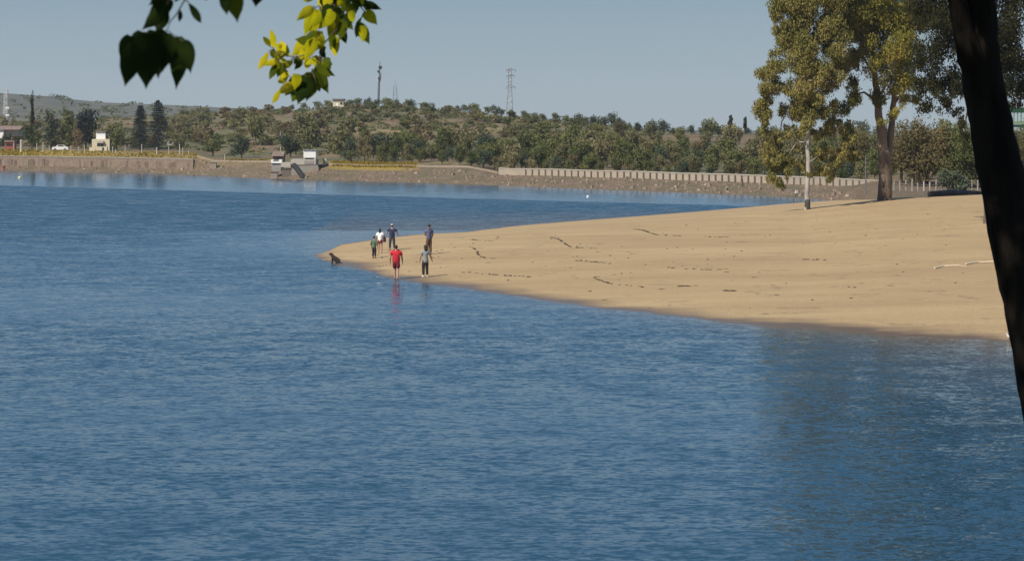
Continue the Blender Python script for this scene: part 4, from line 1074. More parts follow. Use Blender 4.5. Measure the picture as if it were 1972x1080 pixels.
o = mb.build('debris', M['weed']); o['kind'] = 'stuff'; tag(o, 'scattered bits and strings of dried weed on the sand', 'debris')
# pale streaks of the sand near the right end, built as sticks
DW = [((1800, 518), (1838, 513), 'longer pale streak in the sand built as a stick, left of the one by the trunk'), ((1860, 510), (1912, 506), 'pale streak in the sand built as a stick, nearest the leaning trunk')]
for a, b, lab in DW:
    A, B = S_at(*a), S_at(*b); root = empty('sand_streak', lab, 'sand_streak', A)
    mb = MB(); mb.tube([A + Vector((0, 0, .05)), A.lerp(B, .5) + Vector((.0, .3, .07)), B + Vector((0, 0, .04))], [.045, .04, .02], 6, 0, .2)
    under(mb.build('stem', M['sand_streak']), root)
    mb = MB(); c = A.lerp(B, .6) + Vector((0, .2, .06)); mb.tube([c, c + Vector((.5, -.5, .08)), c + Vector((.9, -.6, .02))], [.03, .025, .012], 5); under(mb.build('side_streak', M['sand_streak']), root)

# ------------------------------------------------------------------ eucalyptus trees on the ridge of the sand
def px_blob(px, py, rp, D, dd=0.0, sq=(1, 1, 1)):
    c = P(px, py, D + dd); r_ = rp / F * D
    return (tuple(c), (r_ * sq[0], r_ * sq[1], r_ * sq[2]))
def euc(name, lab, D, trunks, limbs, blobs, mat, nleaf, bark_m, leaf=.34, seed=1, extra=()):
    rng = np.random.default_rng(seed)
    b0 = trunks[0][0]; base = P(b0[0], b0[1], D)
    root = empty(name, lab, 'tree', base)
    mb = MB()
    for tr in trunks:
        pts = [P(x, y, D + (t[3] if len(t) > 3 else 0)) for t in tr for x, y in [(t[0], t[1])]]
        rad = [t[2] / 2 / F * D for t in tr]
        # refine with small wobble
        fp, fr_ = [], []
        for i in range(len(pts) - 1):
            for q in range(4):
                tt = q / 4; v_ = pts[i].lerp(pts[i + 1], tt); fp.append(v_ + Vector((rng.normal(0, .03), rng.normal(0, .03), 0))); fr_.append(rad[i] * (1 - tt) + rad[i + 1] * tt)
        fp.append(pts[-1]); fr_.append(rad[-1])
        mb.tube(fp, fr_, 12, 0, .07)
    under(mb.build('trunk', bark_m, None, True), root)
    mb = MB()
    for lb in limbs:
        pts = [P(x, y, D + dd) for x, y, w_, dd in lb]; mb.tube(pts, [w_ / 2 / F * D for x, y, w_, dd in lb], 7, 0, .06)
    under(mb.build('limbs', bark_m, None, True), root)
    bl = [px_blob(x, y, r_, D, dd, (1.0, 1.0, 1.05)) for x, y, r_, dd in blobs]
    V = leaf_cloud(bl, nleaf, leaf, .36, .25, rng=rng, shell=.25)
    o = cloud_obj('crown', V, mat); under(o, root)
    for nm, mt, bls, nl in extra:
        bl = [px_blob(x, y, r_, D, dd) for x, y, r_, dd in bls]
        under(cloud_obj(nm, leaf_cloud(bl, nl, leaf, .36, .25, rng=rng, shell=.25), mt), root)
    return root
rr = random.Random(5)
def jit(bl, k=3, spread=.75):
    """break each big lobe of the crown into smaller uneven sprays"""
    out = []
    for x, y, r_, dd in bl:
        for i in range(k):
            a = rr.uniform(0, 6.28); q = rr.uniform(.2, spread) * r_
            out.append((x + math.cos(a) * q, y + math.sin(a) * q, r_ * rr.uniform(.34, .58), dd + rr.uniform(-1.6, 1.6)))
    return out
big = [(1690, 40, 52, 0), (1735, 85, 44, -1), (1690, 105, 40, -1.5), (1720, 150, 36, -1), (1700, 175, 26, -1), (1660, 60, 34, 1), (1650, 110, 26, 0), (1755, 40, 46, 1), (1700, -30, 70, 0), (1640, 0, 50, 2), (1760, -40, 60, 1),
       (1645, 185, 22, -1), (1632, 205, 20, -1), (1760, 150, 26, 2), (1720, 215, 16, -1), (1765, 185, 18, 1), (1700, -130, 90, 0), (1760, -150, 70, 2), (1650, -140, 70, 0), (1640, 60, 36, 0), (1625, 20, 34, 1), (1660, 20, 40, -1), (1635, 110, 26, 1), (1715, 100, 46, -1), (1680, 0, 50, -1), (1725, 20, 50, -1), (1700, 235, 13, -1.5), (1640, 160, 20, 1), (1740, 190, 18, .5), (1700, -240, 80, 0), (1740, -210, 70, 1), (1690, -340, 80, 0), (1750, -330, 70, 0), (1650, -250, 60, 0)]
Dt = ridge(1705)[0] - .6
euc('eucalyptus_tree', 'big forked eucalyptus with a thick peeling trunk on the crest of the sand', Dt,
    [[(1705, 392, 32), (1704, 383, 28), (1705, 350, 26), (1704, 320, 25), (1703, 300, 24), (1699, 265, 17), (1692, 225, 15), (1690, 190, 13), (1684, 130, 10), (1680, 60, 8), (1684, -60, 5), (1690, -160, 3)],
     [(1706, 315, 18, .2), (1711, 290, 15, .3), (1717, 250, 13, .4), (1720, 210, 11, .5), (1728, 150, 9, .5), (1742, 70, 7, .8), (1750, -40, 5, 1), (1748, -150, 3, 1)]],
    [[(1692, 215, 7, 0), (1680, 190, 5, -.3), (1664, 178, 4, -.6), (1648, 182, 2, -1)], [(1686, 150, 6, 0), (1668, 120, 4, 0), (1650, 95, 2, .3)], [(1722, 200, 6, .5), (1745, 170, 4, 1), (1762, 150, 2, 2)],
     [(1681, 80, 5, 0), (1660, 40, 4, .6), (1645, -20, 2, 1.6)], [(1735, 110, 5, .6), (1752, 70, 4, 1), (1770, 20, 2, 1)], [(1690, 190, 5, 0), (1706, 165, 4, -.8), (1716, 140, 2, -1)]],
    jit(big, 9), M['euc_gold'], 210000, M['bark_pale'], .21, 3)
pale = [(1520, 20, 42, 0), (1560, 60, 46, 0), (1595, 30, 40, 0), (1545, 105, 40, -.5), (1515, 75, 30, 0), (1575, 120, 34, -.5), (1600, 85, 32, 0), (1500, 115, 26, 0), (1478, 140, 22, 0), (1470, 175, 20, 0), (1468, 220, 22, 0), (1478, 245, 18, 0),
        (1548, 160, 30, -.5), (1575, 175, 30, -.5), (1600, 150, 26, 0), (1545, 205, 28, -.5), (1520, 170, 20, 0), (1580, 215, 24, -.5), (1555, 235, 18, -.8), (1600, 205, 18, 0), (1505, 210, 14, 0), (1520, 250, 16, .5), (1600, 245, 20, .5), (1625, 240, 18, .5),
        (1500, 290, 20, .3), (1495, 320, 20, .3), (1488, 345, 13, .3), (1512, 305, 16, .3), (1520, 335, 12, .3), (1590, 290, 18, .5), (1610, 310, 18, .5), (1585, 330, 13, .5), (1625, 285, 16, .5), (1535, 285, 10, .5), (1480, 275, 14, 0), (1472, 300, 14, .3), (1502, 352, 13, .3), (1522, 318, 15, .4), (1562, 330, 13, .5), (1600, 338, 14, .5), (1640, 262, 18, .5), (1640, 300, 14, .5), (1575, 300, 14, .6), (1545, 318, 10, .6),
        (1600, 60, 40, 0), (1620, 120, 26, .5), (1540, 60, 44, 0), (1505, 60, 22, 0), (1500, 20, 22, 0), (1470, 195, 20, 0), (1485, 160, 24, 0), (1560, 190, 30, 0), (1540, 250, 16, 0), (1575, 255, 16, 0), (1500, 265, 16, 0), (1540, -30, 60, 0), (1590, -50, 60, 0), (1550, -120, 70, 0), (1600, -130, 50, 0), (1570, -190, 50, 0), (1540, -210, 60, 0), (1570, -290, 60, 0)]
Dp = ridge(1555)[0] + .6
euc('eucalyptus_tree', 'slender eucalyptus with a bare whitish trunk and drooping foliage at the edge of the water', Dp,
    [[(1555, 412, 12), (1555, 403, 10.5), (1555, 370, 9), (1556, 330, 8.5), (1556, 280, 8), (1557, 235, 7), (1556, 190, 6), (1553, 120, 5), (1558, 40, 4), (1562, -80, 3)]],
    [[(1555, 275, 4, 0), (1545, 274, 2.8, -.2), (1534, 275, 2.4, -.4), (1526, 286, 1.6, -.5), (1518, 300, 1.0, -.5)], [(1557, 302, 3, 0), (1568, 297, 2, .3), (1578, 284, 1.4, .3), (1600, 276, 1.0, .4)], [(1556, 312, 2.4, 0), (1566, 308, 1.6, -.4), (1576, 300, 1, -.5)],
     [(1557, 225, 5, 0), (1530, 190, 4, 0), (1500, 170, 3, 0), (1475, 175, 2, 0)], [(1556, 200, 5, 0), (1585, 165, 4, 0), (1605, 120, 2, 0)], [(1554, 150, 4, 0), (1530, 100, 3, 0), (1512, 50, 2, 0)], [(1530, 195, 3, 0), (1505, 235, 2.4, .2), (1500, 290, 1.6, .3), (1492, 330, 1, .3)], [(1560, 205, 4, .2), (1595, 225, 3, .4), (1612, 280, 1.6, .5), (1606, 310, 1, .5)]],
    jit(pale, 7), M['euc_grey'], 200000, M['white_wood'], .21, 4)
wt_ = bpy.data.objects['eucalyptus_tree.001']
mb = MB(); mb.tube([P(1555, 412, Dp), P(1555, 400, Dp), P(1555.2, 390, Dp), P(1555.2, 384, Dp)], [.26, .225, .215, .20], 12, 0, .05); under(mb.build('stained_base', M['stain'], None, True), wt_)
dark = [(1800, 30, 50, 0), (1790, 90, 40, 0), (1835, 80, 40, 0), (1815, 140, 40, 0), (1790, 165, 32, 0), (1840, 165, 34, 0), (1780, 205, 20, 0), (1815, 200, 22, 0), (1765, 120, 24, 1), (1850, 30, 46, 0), (1770, 10, 40, 1), (1930, 30, 60, 0), (1960, 90, 50, 0), (1920, 120, 40, 0), (1950, 160, 34, 0), (1985, 170, 36, 0), (2030, 60, 70, 0), (2010, 140, 50, 0),
        (1845, 215, 16, 0), (1955, 200, 16, 0), (1857, 262, 15, -.5), (1852, 240, 13, -.5), (1860, 285, 10, -.5), (1840, -50, 80, 0), (1940, -70, 90, 0), (2040, -60, 80, 0), (1900, -160, 90, 0), (1980, -170, 80, 0), (1860, -280, 90, 0), (1950, -300, 90, 0), (1900, -400, 80, 0), (1800, -170, 70, 0), (1780, -100, 70, 1), (1830, -350, 90, 0), (1920, -230, 90, 1), (1990, -300, 90, 0), (1960, -420, 90, 0), (1870, -480, 80, 0), (1810, -250, 80, 1)]
Dd = 128
gz = S(1905, Dd)
euc('eucalyptus_tree', 'eucalyptus with leaf colour darkened for shade, partly hidden behind the black leaning trunk', Dd,
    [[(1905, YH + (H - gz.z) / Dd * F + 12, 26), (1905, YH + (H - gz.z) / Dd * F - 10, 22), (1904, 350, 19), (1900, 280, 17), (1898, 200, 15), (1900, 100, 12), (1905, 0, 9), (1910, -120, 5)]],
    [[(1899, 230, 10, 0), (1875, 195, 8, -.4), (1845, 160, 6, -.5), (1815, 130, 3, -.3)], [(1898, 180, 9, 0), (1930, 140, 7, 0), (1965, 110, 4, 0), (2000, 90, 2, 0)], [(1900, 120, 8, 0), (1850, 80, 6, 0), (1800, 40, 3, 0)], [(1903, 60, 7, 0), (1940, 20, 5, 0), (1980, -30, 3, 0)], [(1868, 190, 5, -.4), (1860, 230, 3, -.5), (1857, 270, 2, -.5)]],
    jit(dark, 9), M['euc_shade'], 200000, M['bark_brown'], .22, 6)

# low post fence along the back of the sand, and the dark loglike strip beside it
fe = empty('post_fence', 'low fence of pale posts and a rail along the back of the sand', 'fence', Vector((P(1800, 0, 186).x, 186, 1.9)))
for px in np.arange(1722, 2080, 11.5):
    g = G(px, 184 + random.uniform(-.3, .3)); hgt_ = random.uniform(.7, 1.15)
    b = MB(); b.tube([g - Vector((0, 0, .2)), g + Vector((random.uniform(-.04, .04), 0, hgt_))], [.085, .07], 7); under(b.build('post', M['white_wood'] if random.random() < .6 else M['concrete']), fe)
b = MB(); b.tube([G(px, 184.1, .55) for px in range(1722, 2080, 20)], .04, 5); under(b.build('rail', M['postdark']), fe)
lg = empty('loglike_strip', 'long dark loglike strip at the back edge of the sand', 'loglike_strip', G(1840, 172))
b = MB(); b.tube([G(1788, 172, .2), G(1830, 172.4, .25), G(1870, 172, .22), G(1905, 171.5, .18)], [.22, .28, .26, .2], 9, 0, .1); under(b.build('stem', M['bark_brown'], None, True), lg)
b = MB(); b.tube([G(1850, 172.2, .4), G(1862, 172.4, .75), G(1868, 172.4, 1.0)], [.1, .07, .03], 6); under(b.build('branch_stub', M['bark_brown']), lg)

# green railed platform at the right edge
Dr = 142
gp = empty('railed_platform', 'green railed platform at the right edge, behind the leaning trunk', 'platform', P(1990, 250, Dr))
k = Dr / F
x0, x1 = P(1943, 0, Dr).x, P(2260, 0, Dr).x; z0 = P(0, 240, Dr).z; zt = P(0, 208, Dr).z
under(MB().box(((x0 + x1) / 2, Dr + 1.5, z0 - .10), (x1 - x0, 3.4, .2)).build('deck', M['green']), gp)
under(MB().box(((x0 + x1) / 2, Dr, z0 + .12), (x1 - x0, .08, .16)).build('bottom_rail', M['palegreen']), gp)
under(MB().box(((x0 + x1) / 2, Dr - .02, zt - .17), (x1 - x0, .12, .36)).build('top_rail', M['green']), gp)
under(MB().box(((x0 + x1) / 2, Dr - .02, zt + .06), (x1 - x0, .2, .06)).build('handrail', M['galv']), gp)
x = x0 + .1
while x < x1:
    under(MB().box((x, Dr, (z0 + .2 + zt - .35) / 2), (.07, .06, zt - .35 - z0 - .2)).build('baluster', M['palegreen']), gp); x += .26
for px in (2040, 2150, 2250):
    a = P(px, 244, Dr + .4); gg = max(sand_z(px, Dr), 0)
    under(MB().box((a.x, Dr + .4, (a.z + gg) / 2), (.2, .2, a.z - gg)).build('support_post', M['green']), gp)

# ------------------------------------------------------------------ foreground: leaning trunk on the right
Dn = 15.0
trk = [(2150, 1400, 140), (2122, 1200, 122), (2068, 980, 108), (2027, 830, 102), (2003, 700, 98), (1982, 600, 94), (1964, 520, 92), (1947, 440, 90), (1928, 340, 88), (1912, 260, 84), (1899, 190, 80), (1889, 120, 78), (1882, 60, 78), (1878, 0, 76), (1870, -90, 72), (1852, -260, 62), (1837, -420, 50)]
lean = empty('leaning_tree', 'black leaning tree trunk close by at the right edge', 'tree', P(2150, 1390, Dn))
mb = MB(); fp, fr_ = [], []
for i in range(len(trk) - 1):
    for q in range(3):
        t = q / 3; a, b = trk[i], trk[i + 1]
        fp.append(P(a[0] + (b[0] - a[0]) * t + random.uniform(-1.5, 1.5), a[1] + (b[1] - a[1]) * t, Dn)); fr_.append((a[2] + (b[2] - a[2]) * t) / 2 / F * Dn * random.uniform(.97, 1.03))
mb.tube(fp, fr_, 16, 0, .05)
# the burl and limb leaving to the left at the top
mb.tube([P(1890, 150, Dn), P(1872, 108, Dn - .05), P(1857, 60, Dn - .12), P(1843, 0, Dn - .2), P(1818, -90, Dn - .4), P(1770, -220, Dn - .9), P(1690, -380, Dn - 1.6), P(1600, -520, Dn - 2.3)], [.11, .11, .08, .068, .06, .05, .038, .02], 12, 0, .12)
under(mb.build('trunk', M['bark_shaded'], None, True), lean)
mb = MB()
lim = [[(1850, -260, 50, 0), (1700, -480, 36, -1.5), (1500, -620, 20, -3)], [(1835, -420, 44, 0), (1900, -620, 30, -1), (2050, -800, 18, -2)], [(1862, -150, 40, 0), (2000, -330, 26, -1), (2150, -480, 14, -2)]]
for l_ in lim: mb.tube([P(x, y, Dn + d) for x, y, w_, d in l_], [w_ / 2 / F * Dn for x, y, w_, d in l_], 8, 0, .05)
under(mb.build('limbs', M['bark_shaded'], None, True), lean)
sunv = np.array(SUN)
def ray_keep(targets, r_):
    """leave the gaps in the crown through which the sun reaches the lit sprays"""
    def keep(Q):
        k_ = np.ones(len(Q), bool)
        for tgt, rad in targets:
            d = Q - np.array(tgt); al = d @ sunv; per = np.linalg.norm(d - al[:, None] * sunv, axis=1)
            k_ &= ~((per < rad) & (al > .3))
        return k_
    return keep
DL_, DR_ = 4.6, 7.4
gaps = [(P(560, 95, DR_), .24), (P(590, 45, DR_), .18), (P(1852, 48, Dn - .2), .11), (P(530, 110, DR_), .2)]
bl = []
for x, y, r_, d in ((1500, -640, 330, -3), (1750, -560, 260, -2.2), (1850, -760, 330, -1), (2080, -840, 330, -2), (2200, -560, 260, -2), (1650, -900, 330, -2), (2000, -560, 200, -3.2), (2000, -1050, 300, -2)):
    r2 = r_ / F * Dn; c = P(x, y, Dn + d)
    for i in range(5):
        a = np.random.default_rng(i + int(x)).normal(size=3) * .5 * r2; bl.append(((c.x + a[0], c.y + a[1], max(c.z + a[2] * .6, 9.6 + r2 * .45)), (r2 * .55, r2 * .55, r2 * .4)))
under(cloud_obj('crown', leaf_cloud(bl, 22000, .13, .5, .1, ray_keep(gaps, 1)), M['leaf_dark']), lean)  # unseen crown, added above the view to shade the trunk

# ------------------------------------------------------------------ foreground: broadleaf tree, trunk outside the frame, two sprays hang into view
tb = empty('broadleaf_tree', 'broadleaf tree close by whose leafy sprays hang into the top left of the view', 'tree', (-3.4, 4.6, bank_z(-3.4, 4.6)))
mb = MB(); mb.tube([(-3.4, 4.6, 5.6), (-3.35, 4.6, 6.5), (-3.2, 4.6, 8), (-2.95, 4.5, 9.4), (-2.6, 4.3, 11), (-2.0, 4.3, 13)], [.26, .2, .17, .15, .11, .05], 12, 0, .06)
for l_ in ([(-2.98, 4.52, 9.2), (-2.0, 4.6, 10.4), (-1.0, 4.8, 10.9)], [(-2.7, 4.4, 10.6), (-1.2, 6.0, 11.4), (-.2, 7.2, 11.6)], [(-2.6, 4.3, 11), (-2.2, 6.6, 12), (-1.6, 9.2, 12.6)], [(-2.95, 4.5, 9.4), (-4.4, 4.9, 10.8), (-5.4, 5.8, 11.6)], [(-2.85, 4.5, 9.9), (-3.4, 3.6, 11), (-3.6, 2.2, 11.8)]):
    mb.tube(l_, [.09, .06, .025], 7, 0, .05)
under(mb.build('trunk', M['bark_shaded'], None, True), tb)
bl = []
r9 = np.random.default_rng(99)
for c in ((-1.0, 4.9, 11.3), (-2.2, 5.0, 11.9), (-.2, 7.6, 12.2), (-1.4, 7.0, 12.6), (-2.3, 8.0, 12.6), (-.8, 9.4, 13.0), (-2.6, 3.0, 12.0), (-4.4, 5.6, 12.2), (-3.4, 6.8, 13), (-2.2, 5.8, 13.6), (.4, 6.2, 12.4), (-.4, 5.6, 13.2), (-2.0, 2.6, 10.6), (-1.7, 3.4, 10.4), (.6, 9.0, 13.2), (1.0, 10.2, 13.8), (-.2, 10.4, 13.6)):
    for i in range(4):
        a = r9.normal(size=3) * np.array([.8, .8, .35]); rr_ = r9.uniform(.5, .85); bl.append(((c[0] + a[0], c[1] + a[1], max(c[2] + a[2], 10.0)), (rr_, rr_, rr_ * .6)))
under(cloud_obj('crown', leaf_cloud(bl, 20000, .13, .75, .05, ray_keep(gaps, 1)), M['leaf_dark']), tb)  # unseen crown, clusters placed towards the sun to shade trunk and left spray

def leaf(mb, base, tip, wid, depth_tilt, mat, heart=True, roll=0.0):
    """one ovate leaf with pointed tip, folded a little along the midrib; base/tip are world points"""
    base, tip = Vector(base), Vector(tip); ax = tip - base; L = ax.length; ax.normalize()
    view = Vector((0, 1, 0)); sd = ax.cross(view).normalized(); nr = sd.cross(ax).normalized()
    q = Matrix.Rotation(roll, 3, ax); sd, nr = q @ sd, q @ nr
    prof = [(0, .10), (-.03, .42), (.06, .74), (.20, .96), (.36, 1.0), (.54, .86), (.70, .60), (.83, .30), (.92, .11), (1.0, 0)] if heart else [(0, .04), (.1, .34), (.25, .72), (.42, .97), (.58, 1.0), (.74, .80), (.88, .45), (1.0, 0)]
    vs, n = [], len(prof)
    for (t, w_) in prof:
        droop = nr * (-.10 * L * t * t)
        vs.append(base + ax * (max(t, 0) * L) + droop)
        for s2 in (-1, 1):
            vs.append(base + ax * (t * L) + sd * (s2 * w_ * wid / 2) + nr * (w_ * wid * .13 * (1 + .3 * math.sin(t * 9 + s2))) + droop)
    fs = []
    for i in range(n - 1):
        a = i * 3
        fs.append((a, a + 1, a + 4, a + 3)); fs.append((a, a + 3, a + 5, a + 2))
    mb.add(vs, fs, mat)
def spray(name, lab, D, leaves, twigs, root, seed):
    r_ = random.Random(seed)
    k = D / F
    tw = MB()
    for t in twigs: tw.tube([P(x, y, D + d) for x, y, w_, d in t], [w_ / 2 * k for x, y, w_, d in t], 6)
    o = under(tw.build(name, M['twig'], None, True), root); o['label'] = lab
    mb = MB()
    more = []
    if D > 6:
        leaves = [(bx, by, bx + (tx - bx) * .9, by + (ty - by) * .9, w_ * .88, m_, h_) for bx, by, tx, ty, w_, m_, h_ in leaves]
        for q_, (bx, by, tx, ty, w_, m_, h_) in enumerate(leaves):
            a_ = r_.uniform(-.9, .9); ca, sa = math.cos(a_), math.sin(a_); dx, dy = (tx - bx) * .72, (ty - by) * .72
            ox, oy = r_.uniform(-7, 7), r_.uniform(-7, 5)
            if 520 < bx + ox < 708 and by + oy < 165: more.append((bx + ox, by + oy, bx + ox + dx * ca - dy * sa, by + oy + dx * sa + dy * ca, w_ * .72, (m_, 2, 1)[q_ % 3], h_))
    for bx, by, tx, ty, w_, mat, heart in list(leaves) + more:
        d = r_.uniform(-.10, .10); tilt = r_.uniform(-.035, .035)
        b_, t_ = P(bx, by, D + d), P(tx, ty, D + d + tilt)
        leaf(mb, b_, t_, w_ * k * 1.03, 0, mat, heart, r_.uniform(-.45, .45))
        # stalk
        q = min(twigs, key=lambda tw_: min((x - bx) ** 2 + (y - by) ** 2 for x, y, _, _ in tw_)); n_ = min(q, key=lambda a_: (a_[0] - bx) ** 2 + (a_[1] - by) ** 2)
        mb.tube([P(n_[0], n_[1], D + n_[3]), P((n_[0] + bx) / 2, (n_[1] + by) / 2 - 3, D + d * .5), b_], [.9 * k, .8 * k, .7 * k], 5, 3)
    o2 = mb.build('foliage', [M['leaf_dark'], M['leaf_mid'], M['leaf_yellow'], M['twig']], None, True)
    o2.parent = o; o2.matrix_parent_inverse = o.matrix_parent_inverse.copy() if False else Matrix.Identity(4)
    return o
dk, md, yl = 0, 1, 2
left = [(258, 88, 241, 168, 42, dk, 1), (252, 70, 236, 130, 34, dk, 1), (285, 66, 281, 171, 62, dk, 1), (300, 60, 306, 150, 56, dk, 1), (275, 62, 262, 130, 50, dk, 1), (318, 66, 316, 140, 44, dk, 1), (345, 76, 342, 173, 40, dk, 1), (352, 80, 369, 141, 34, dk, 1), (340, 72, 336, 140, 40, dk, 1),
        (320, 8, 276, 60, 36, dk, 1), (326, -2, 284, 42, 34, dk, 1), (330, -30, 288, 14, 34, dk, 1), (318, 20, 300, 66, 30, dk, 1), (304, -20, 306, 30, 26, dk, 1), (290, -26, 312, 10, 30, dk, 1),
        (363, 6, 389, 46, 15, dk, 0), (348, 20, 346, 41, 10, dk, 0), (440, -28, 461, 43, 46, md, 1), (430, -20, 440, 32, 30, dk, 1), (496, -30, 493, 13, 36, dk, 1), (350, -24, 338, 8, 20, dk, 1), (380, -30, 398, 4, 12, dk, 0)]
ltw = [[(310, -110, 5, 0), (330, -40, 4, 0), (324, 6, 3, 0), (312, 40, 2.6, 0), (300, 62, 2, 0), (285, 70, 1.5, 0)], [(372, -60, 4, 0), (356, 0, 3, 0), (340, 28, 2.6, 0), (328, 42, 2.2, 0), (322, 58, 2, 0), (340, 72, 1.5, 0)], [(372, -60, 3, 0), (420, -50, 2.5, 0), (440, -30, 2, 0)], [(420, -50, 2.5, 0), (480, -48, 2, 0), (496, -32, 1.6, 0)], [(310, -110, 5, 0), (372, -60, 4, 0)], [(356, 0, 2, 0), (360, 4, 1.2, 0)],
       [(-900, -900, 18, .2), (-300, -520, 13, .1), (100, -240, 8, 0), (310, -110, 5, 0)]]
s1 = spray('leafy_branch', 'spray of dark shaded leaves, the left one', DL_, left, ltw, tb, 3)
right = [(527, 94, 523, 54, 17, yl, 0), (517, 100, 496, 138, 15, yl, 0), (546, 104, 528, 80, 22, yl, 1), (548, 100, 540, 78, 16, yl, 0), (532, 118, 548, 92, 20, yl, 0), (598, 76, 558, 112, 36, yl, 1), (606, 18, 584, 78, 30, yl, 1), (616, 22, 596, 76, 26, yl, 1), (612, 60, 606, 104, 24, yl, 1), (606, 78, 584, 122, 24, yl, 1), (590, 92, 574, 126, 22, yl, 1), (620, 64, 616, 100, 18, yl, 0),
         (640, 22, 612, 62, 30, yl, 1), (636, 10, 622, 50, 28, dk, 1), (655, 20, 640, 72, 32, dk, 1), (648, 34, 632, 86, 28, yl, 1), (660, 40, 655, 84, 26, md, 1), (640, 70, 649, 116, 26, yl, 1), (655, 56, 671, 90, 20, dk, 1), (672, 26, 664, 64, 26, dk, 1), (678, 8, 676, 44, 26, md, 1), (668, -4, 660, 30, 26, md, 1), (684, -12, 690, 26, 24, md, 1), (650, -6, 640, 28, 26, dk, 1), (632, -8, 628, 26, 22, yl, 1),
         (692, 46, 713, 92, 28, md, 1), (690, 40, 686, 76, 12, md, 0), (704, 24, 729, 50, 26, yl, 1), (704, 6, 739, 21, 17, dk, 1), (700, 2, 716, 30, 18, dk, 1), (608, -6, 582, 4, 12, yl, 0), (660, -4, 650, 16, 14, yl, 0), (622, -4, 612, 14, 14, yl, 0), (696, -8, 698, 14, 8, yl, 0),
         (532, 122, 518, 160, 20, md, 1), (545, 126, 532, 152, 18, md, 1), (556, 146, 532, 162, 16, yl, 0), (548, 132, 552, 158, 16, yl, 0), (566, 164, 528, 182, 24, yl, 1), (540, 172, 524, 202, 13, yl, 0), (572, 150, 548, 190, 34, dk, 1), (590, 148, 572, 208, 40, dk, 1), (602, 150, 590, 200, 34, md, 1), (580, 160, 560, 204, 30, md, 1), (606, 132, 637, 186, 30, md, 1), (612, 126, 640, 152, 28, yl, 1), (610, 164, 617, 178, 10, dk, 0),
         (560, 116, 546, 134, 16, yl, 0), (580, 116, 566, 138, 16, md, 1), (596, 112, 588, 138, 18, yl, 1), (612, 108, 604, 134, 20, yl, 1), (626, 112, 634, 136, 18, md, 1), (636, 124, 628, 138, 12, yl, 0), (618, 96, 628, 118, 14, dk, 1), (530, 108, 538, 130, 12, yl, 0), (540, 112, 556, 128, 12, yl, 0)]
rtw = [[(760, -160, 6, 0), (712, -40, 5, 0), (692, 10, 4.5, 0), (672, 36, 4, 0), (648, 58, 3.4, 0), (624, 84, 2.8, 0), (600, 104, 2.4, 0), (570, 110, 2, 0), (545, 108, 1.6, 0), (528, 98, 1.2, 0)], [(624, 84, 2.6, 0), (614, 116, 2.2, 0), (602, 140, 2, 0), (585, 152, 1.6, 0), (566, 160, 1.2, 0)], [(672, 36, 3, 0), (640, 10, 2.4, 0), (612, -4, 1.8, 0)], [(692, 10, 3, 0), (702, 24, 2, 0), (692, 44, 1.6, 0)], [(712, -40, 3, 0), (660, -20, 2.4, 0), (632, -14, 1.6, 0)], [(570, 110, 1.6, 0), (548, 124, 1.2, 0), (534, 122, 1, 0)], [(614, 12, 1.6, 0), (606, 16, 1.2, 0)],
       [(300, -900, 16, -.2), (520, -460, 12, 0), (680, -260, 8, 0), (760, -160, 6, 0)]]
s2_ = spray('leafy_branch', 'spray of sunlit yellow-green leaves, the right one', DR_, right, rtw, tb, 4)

# ------------------------------------------------------------------ light, sky, camera
sd = bpy.data.lights.new('sun', 'SUN'); sd.energy = 4.7; sd.angle = math.radians(.53); sd.color = (1.0, .93, .82)
so = bpy.data.objects.new('sun', sd); C.objects.link(so); so.rotation_euler = SUN.to_track_quat('Z', 'Y').to_euler(); so.location = (-40, -50, 60)
wd = bpy.data.worlds.new('World'); bpy.context.scene.world = wd; wd.use_nodes = True
nt = wd.node_tree; bgn = nt.nodes['Background']
sky = nt.nodes.new('ShaderNodeTexSky'); sky.sky_type = 'NISHITA'; sky.sun_disc = False
sky.sun_elevation = math.radians(SEL); sky.sun_rotation = math.atan2(SUN.x, SUN.y); sky.air_density = 1.0; sky.dust_density = .6; sky.ozone_density = 1.2; sky.altitude = 300
bgn.inputs[1].default_value = 0.07
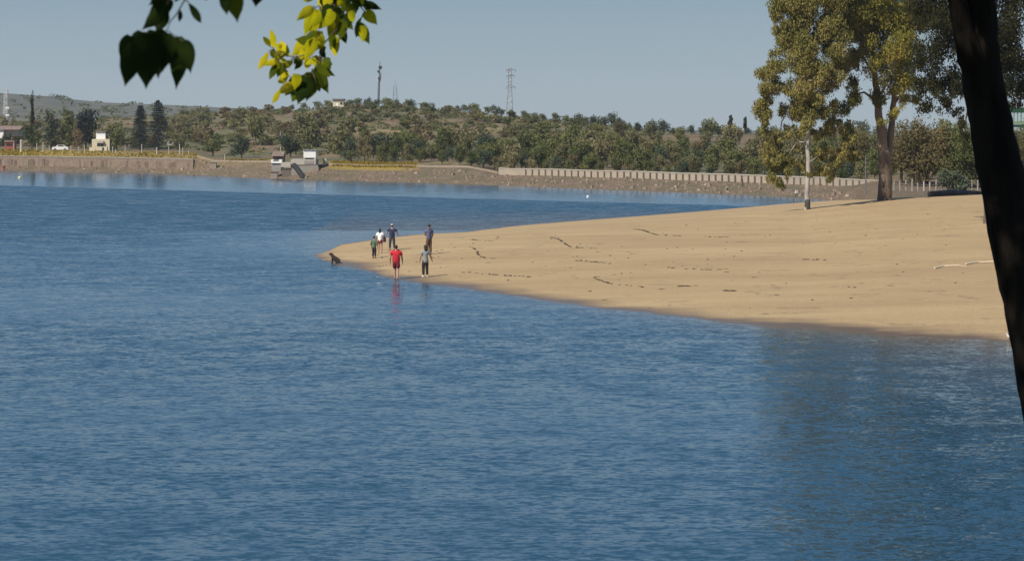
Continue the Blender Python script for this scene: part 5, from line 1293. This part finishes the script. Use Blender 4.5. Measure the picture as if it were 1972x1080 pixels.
# greyer, bluer low sky than the model gives: the mix follows the height above the horizon
tc = N(nt, 'ShaderNodeTexCoord'); sp = N(nt, 'ShaderNodeSeparateXYZ'); nt.links.new(tc.outputs['Generated'], sp.inputs[0])
gcol = ramp(nt, sp.outputs['Z'], [(0.0, (.37, .455, .52)), (.02, (.335, .43, .51)), (.065, (.245, .35, .435)), (.16, (.23, .37, .53)), (.32, (.19, .345, .57)), (.6, (.09, .20, .42)), (1.0, (.06, .15, .36))])
gs = N(nt, 'ShaderNodeVectorMath', operation='SCALE'); nt.links.new(gcol, gs.inputs[0]); gs.inputs['Scale'].default_value = 1 / 0.07 / EXPK
nt.links.new(mixc(nt, .85, sky.outputs[0], gs.outputs[0]), bgn.inputs[0])

scn = bpy.context.scene
cd = bpy.data.cameras.new('camera'); co = bpy.data.objects.new('camera', cd); C.objects.link(co); scn.camera = co
cd.sensor_width = 36.0; cd.lens = 36.0 * F / 1972.0; cd.clip_start = .1; cd.clip_end = 8000
co.location = (0, 0, H); co.rotation_euler = (math.radians(90), 0, 0)
cd.shift_y = -(540.0 - YH) / 1972.0
cd.dof.use_dof = True; cd.dof.focus_distance = 110; cd.dof.aperture_fstop = 10
scn.view_settings.view_transform = 'Standard'; scn.view_settings.look = 'None'; scn.view_settings.exposure = EXPO; scn.view_settings.gamma = 1.0
scn.render.engine = 'CYCLES'
cy = scn.cycles
cy.max_bounces = 6; cy.diffuse_bounces = 3; cy.glossy_bounces = 3; cy.transmission_bounces = 4; cy.volume_bounces = 0
cy.use_denoising = True

# thin summer haze over the lake: one closed box of even air
m, nt, bs, out = new_mat('haze')
nt.nodes.remove(bs); pv = N(nt, 'ShaderNodeVolumePrincipled'); pv.inputs['Density'].default_value = HAZE; pv.inputs['Color'].default_value = (.86, .90, .98, 1); pv.inputs['Anisotropy'].default_value = .2
nt.links.new(pv.outputs[0], out.inputs['Volume'])
hz = MB().box((0, 780, 27), (2600, 1800, 60)).build('haze', m); hz['kind'] = 'stuff'; tag(hz, 'thin pale haze in the air over the lake', 'haze')
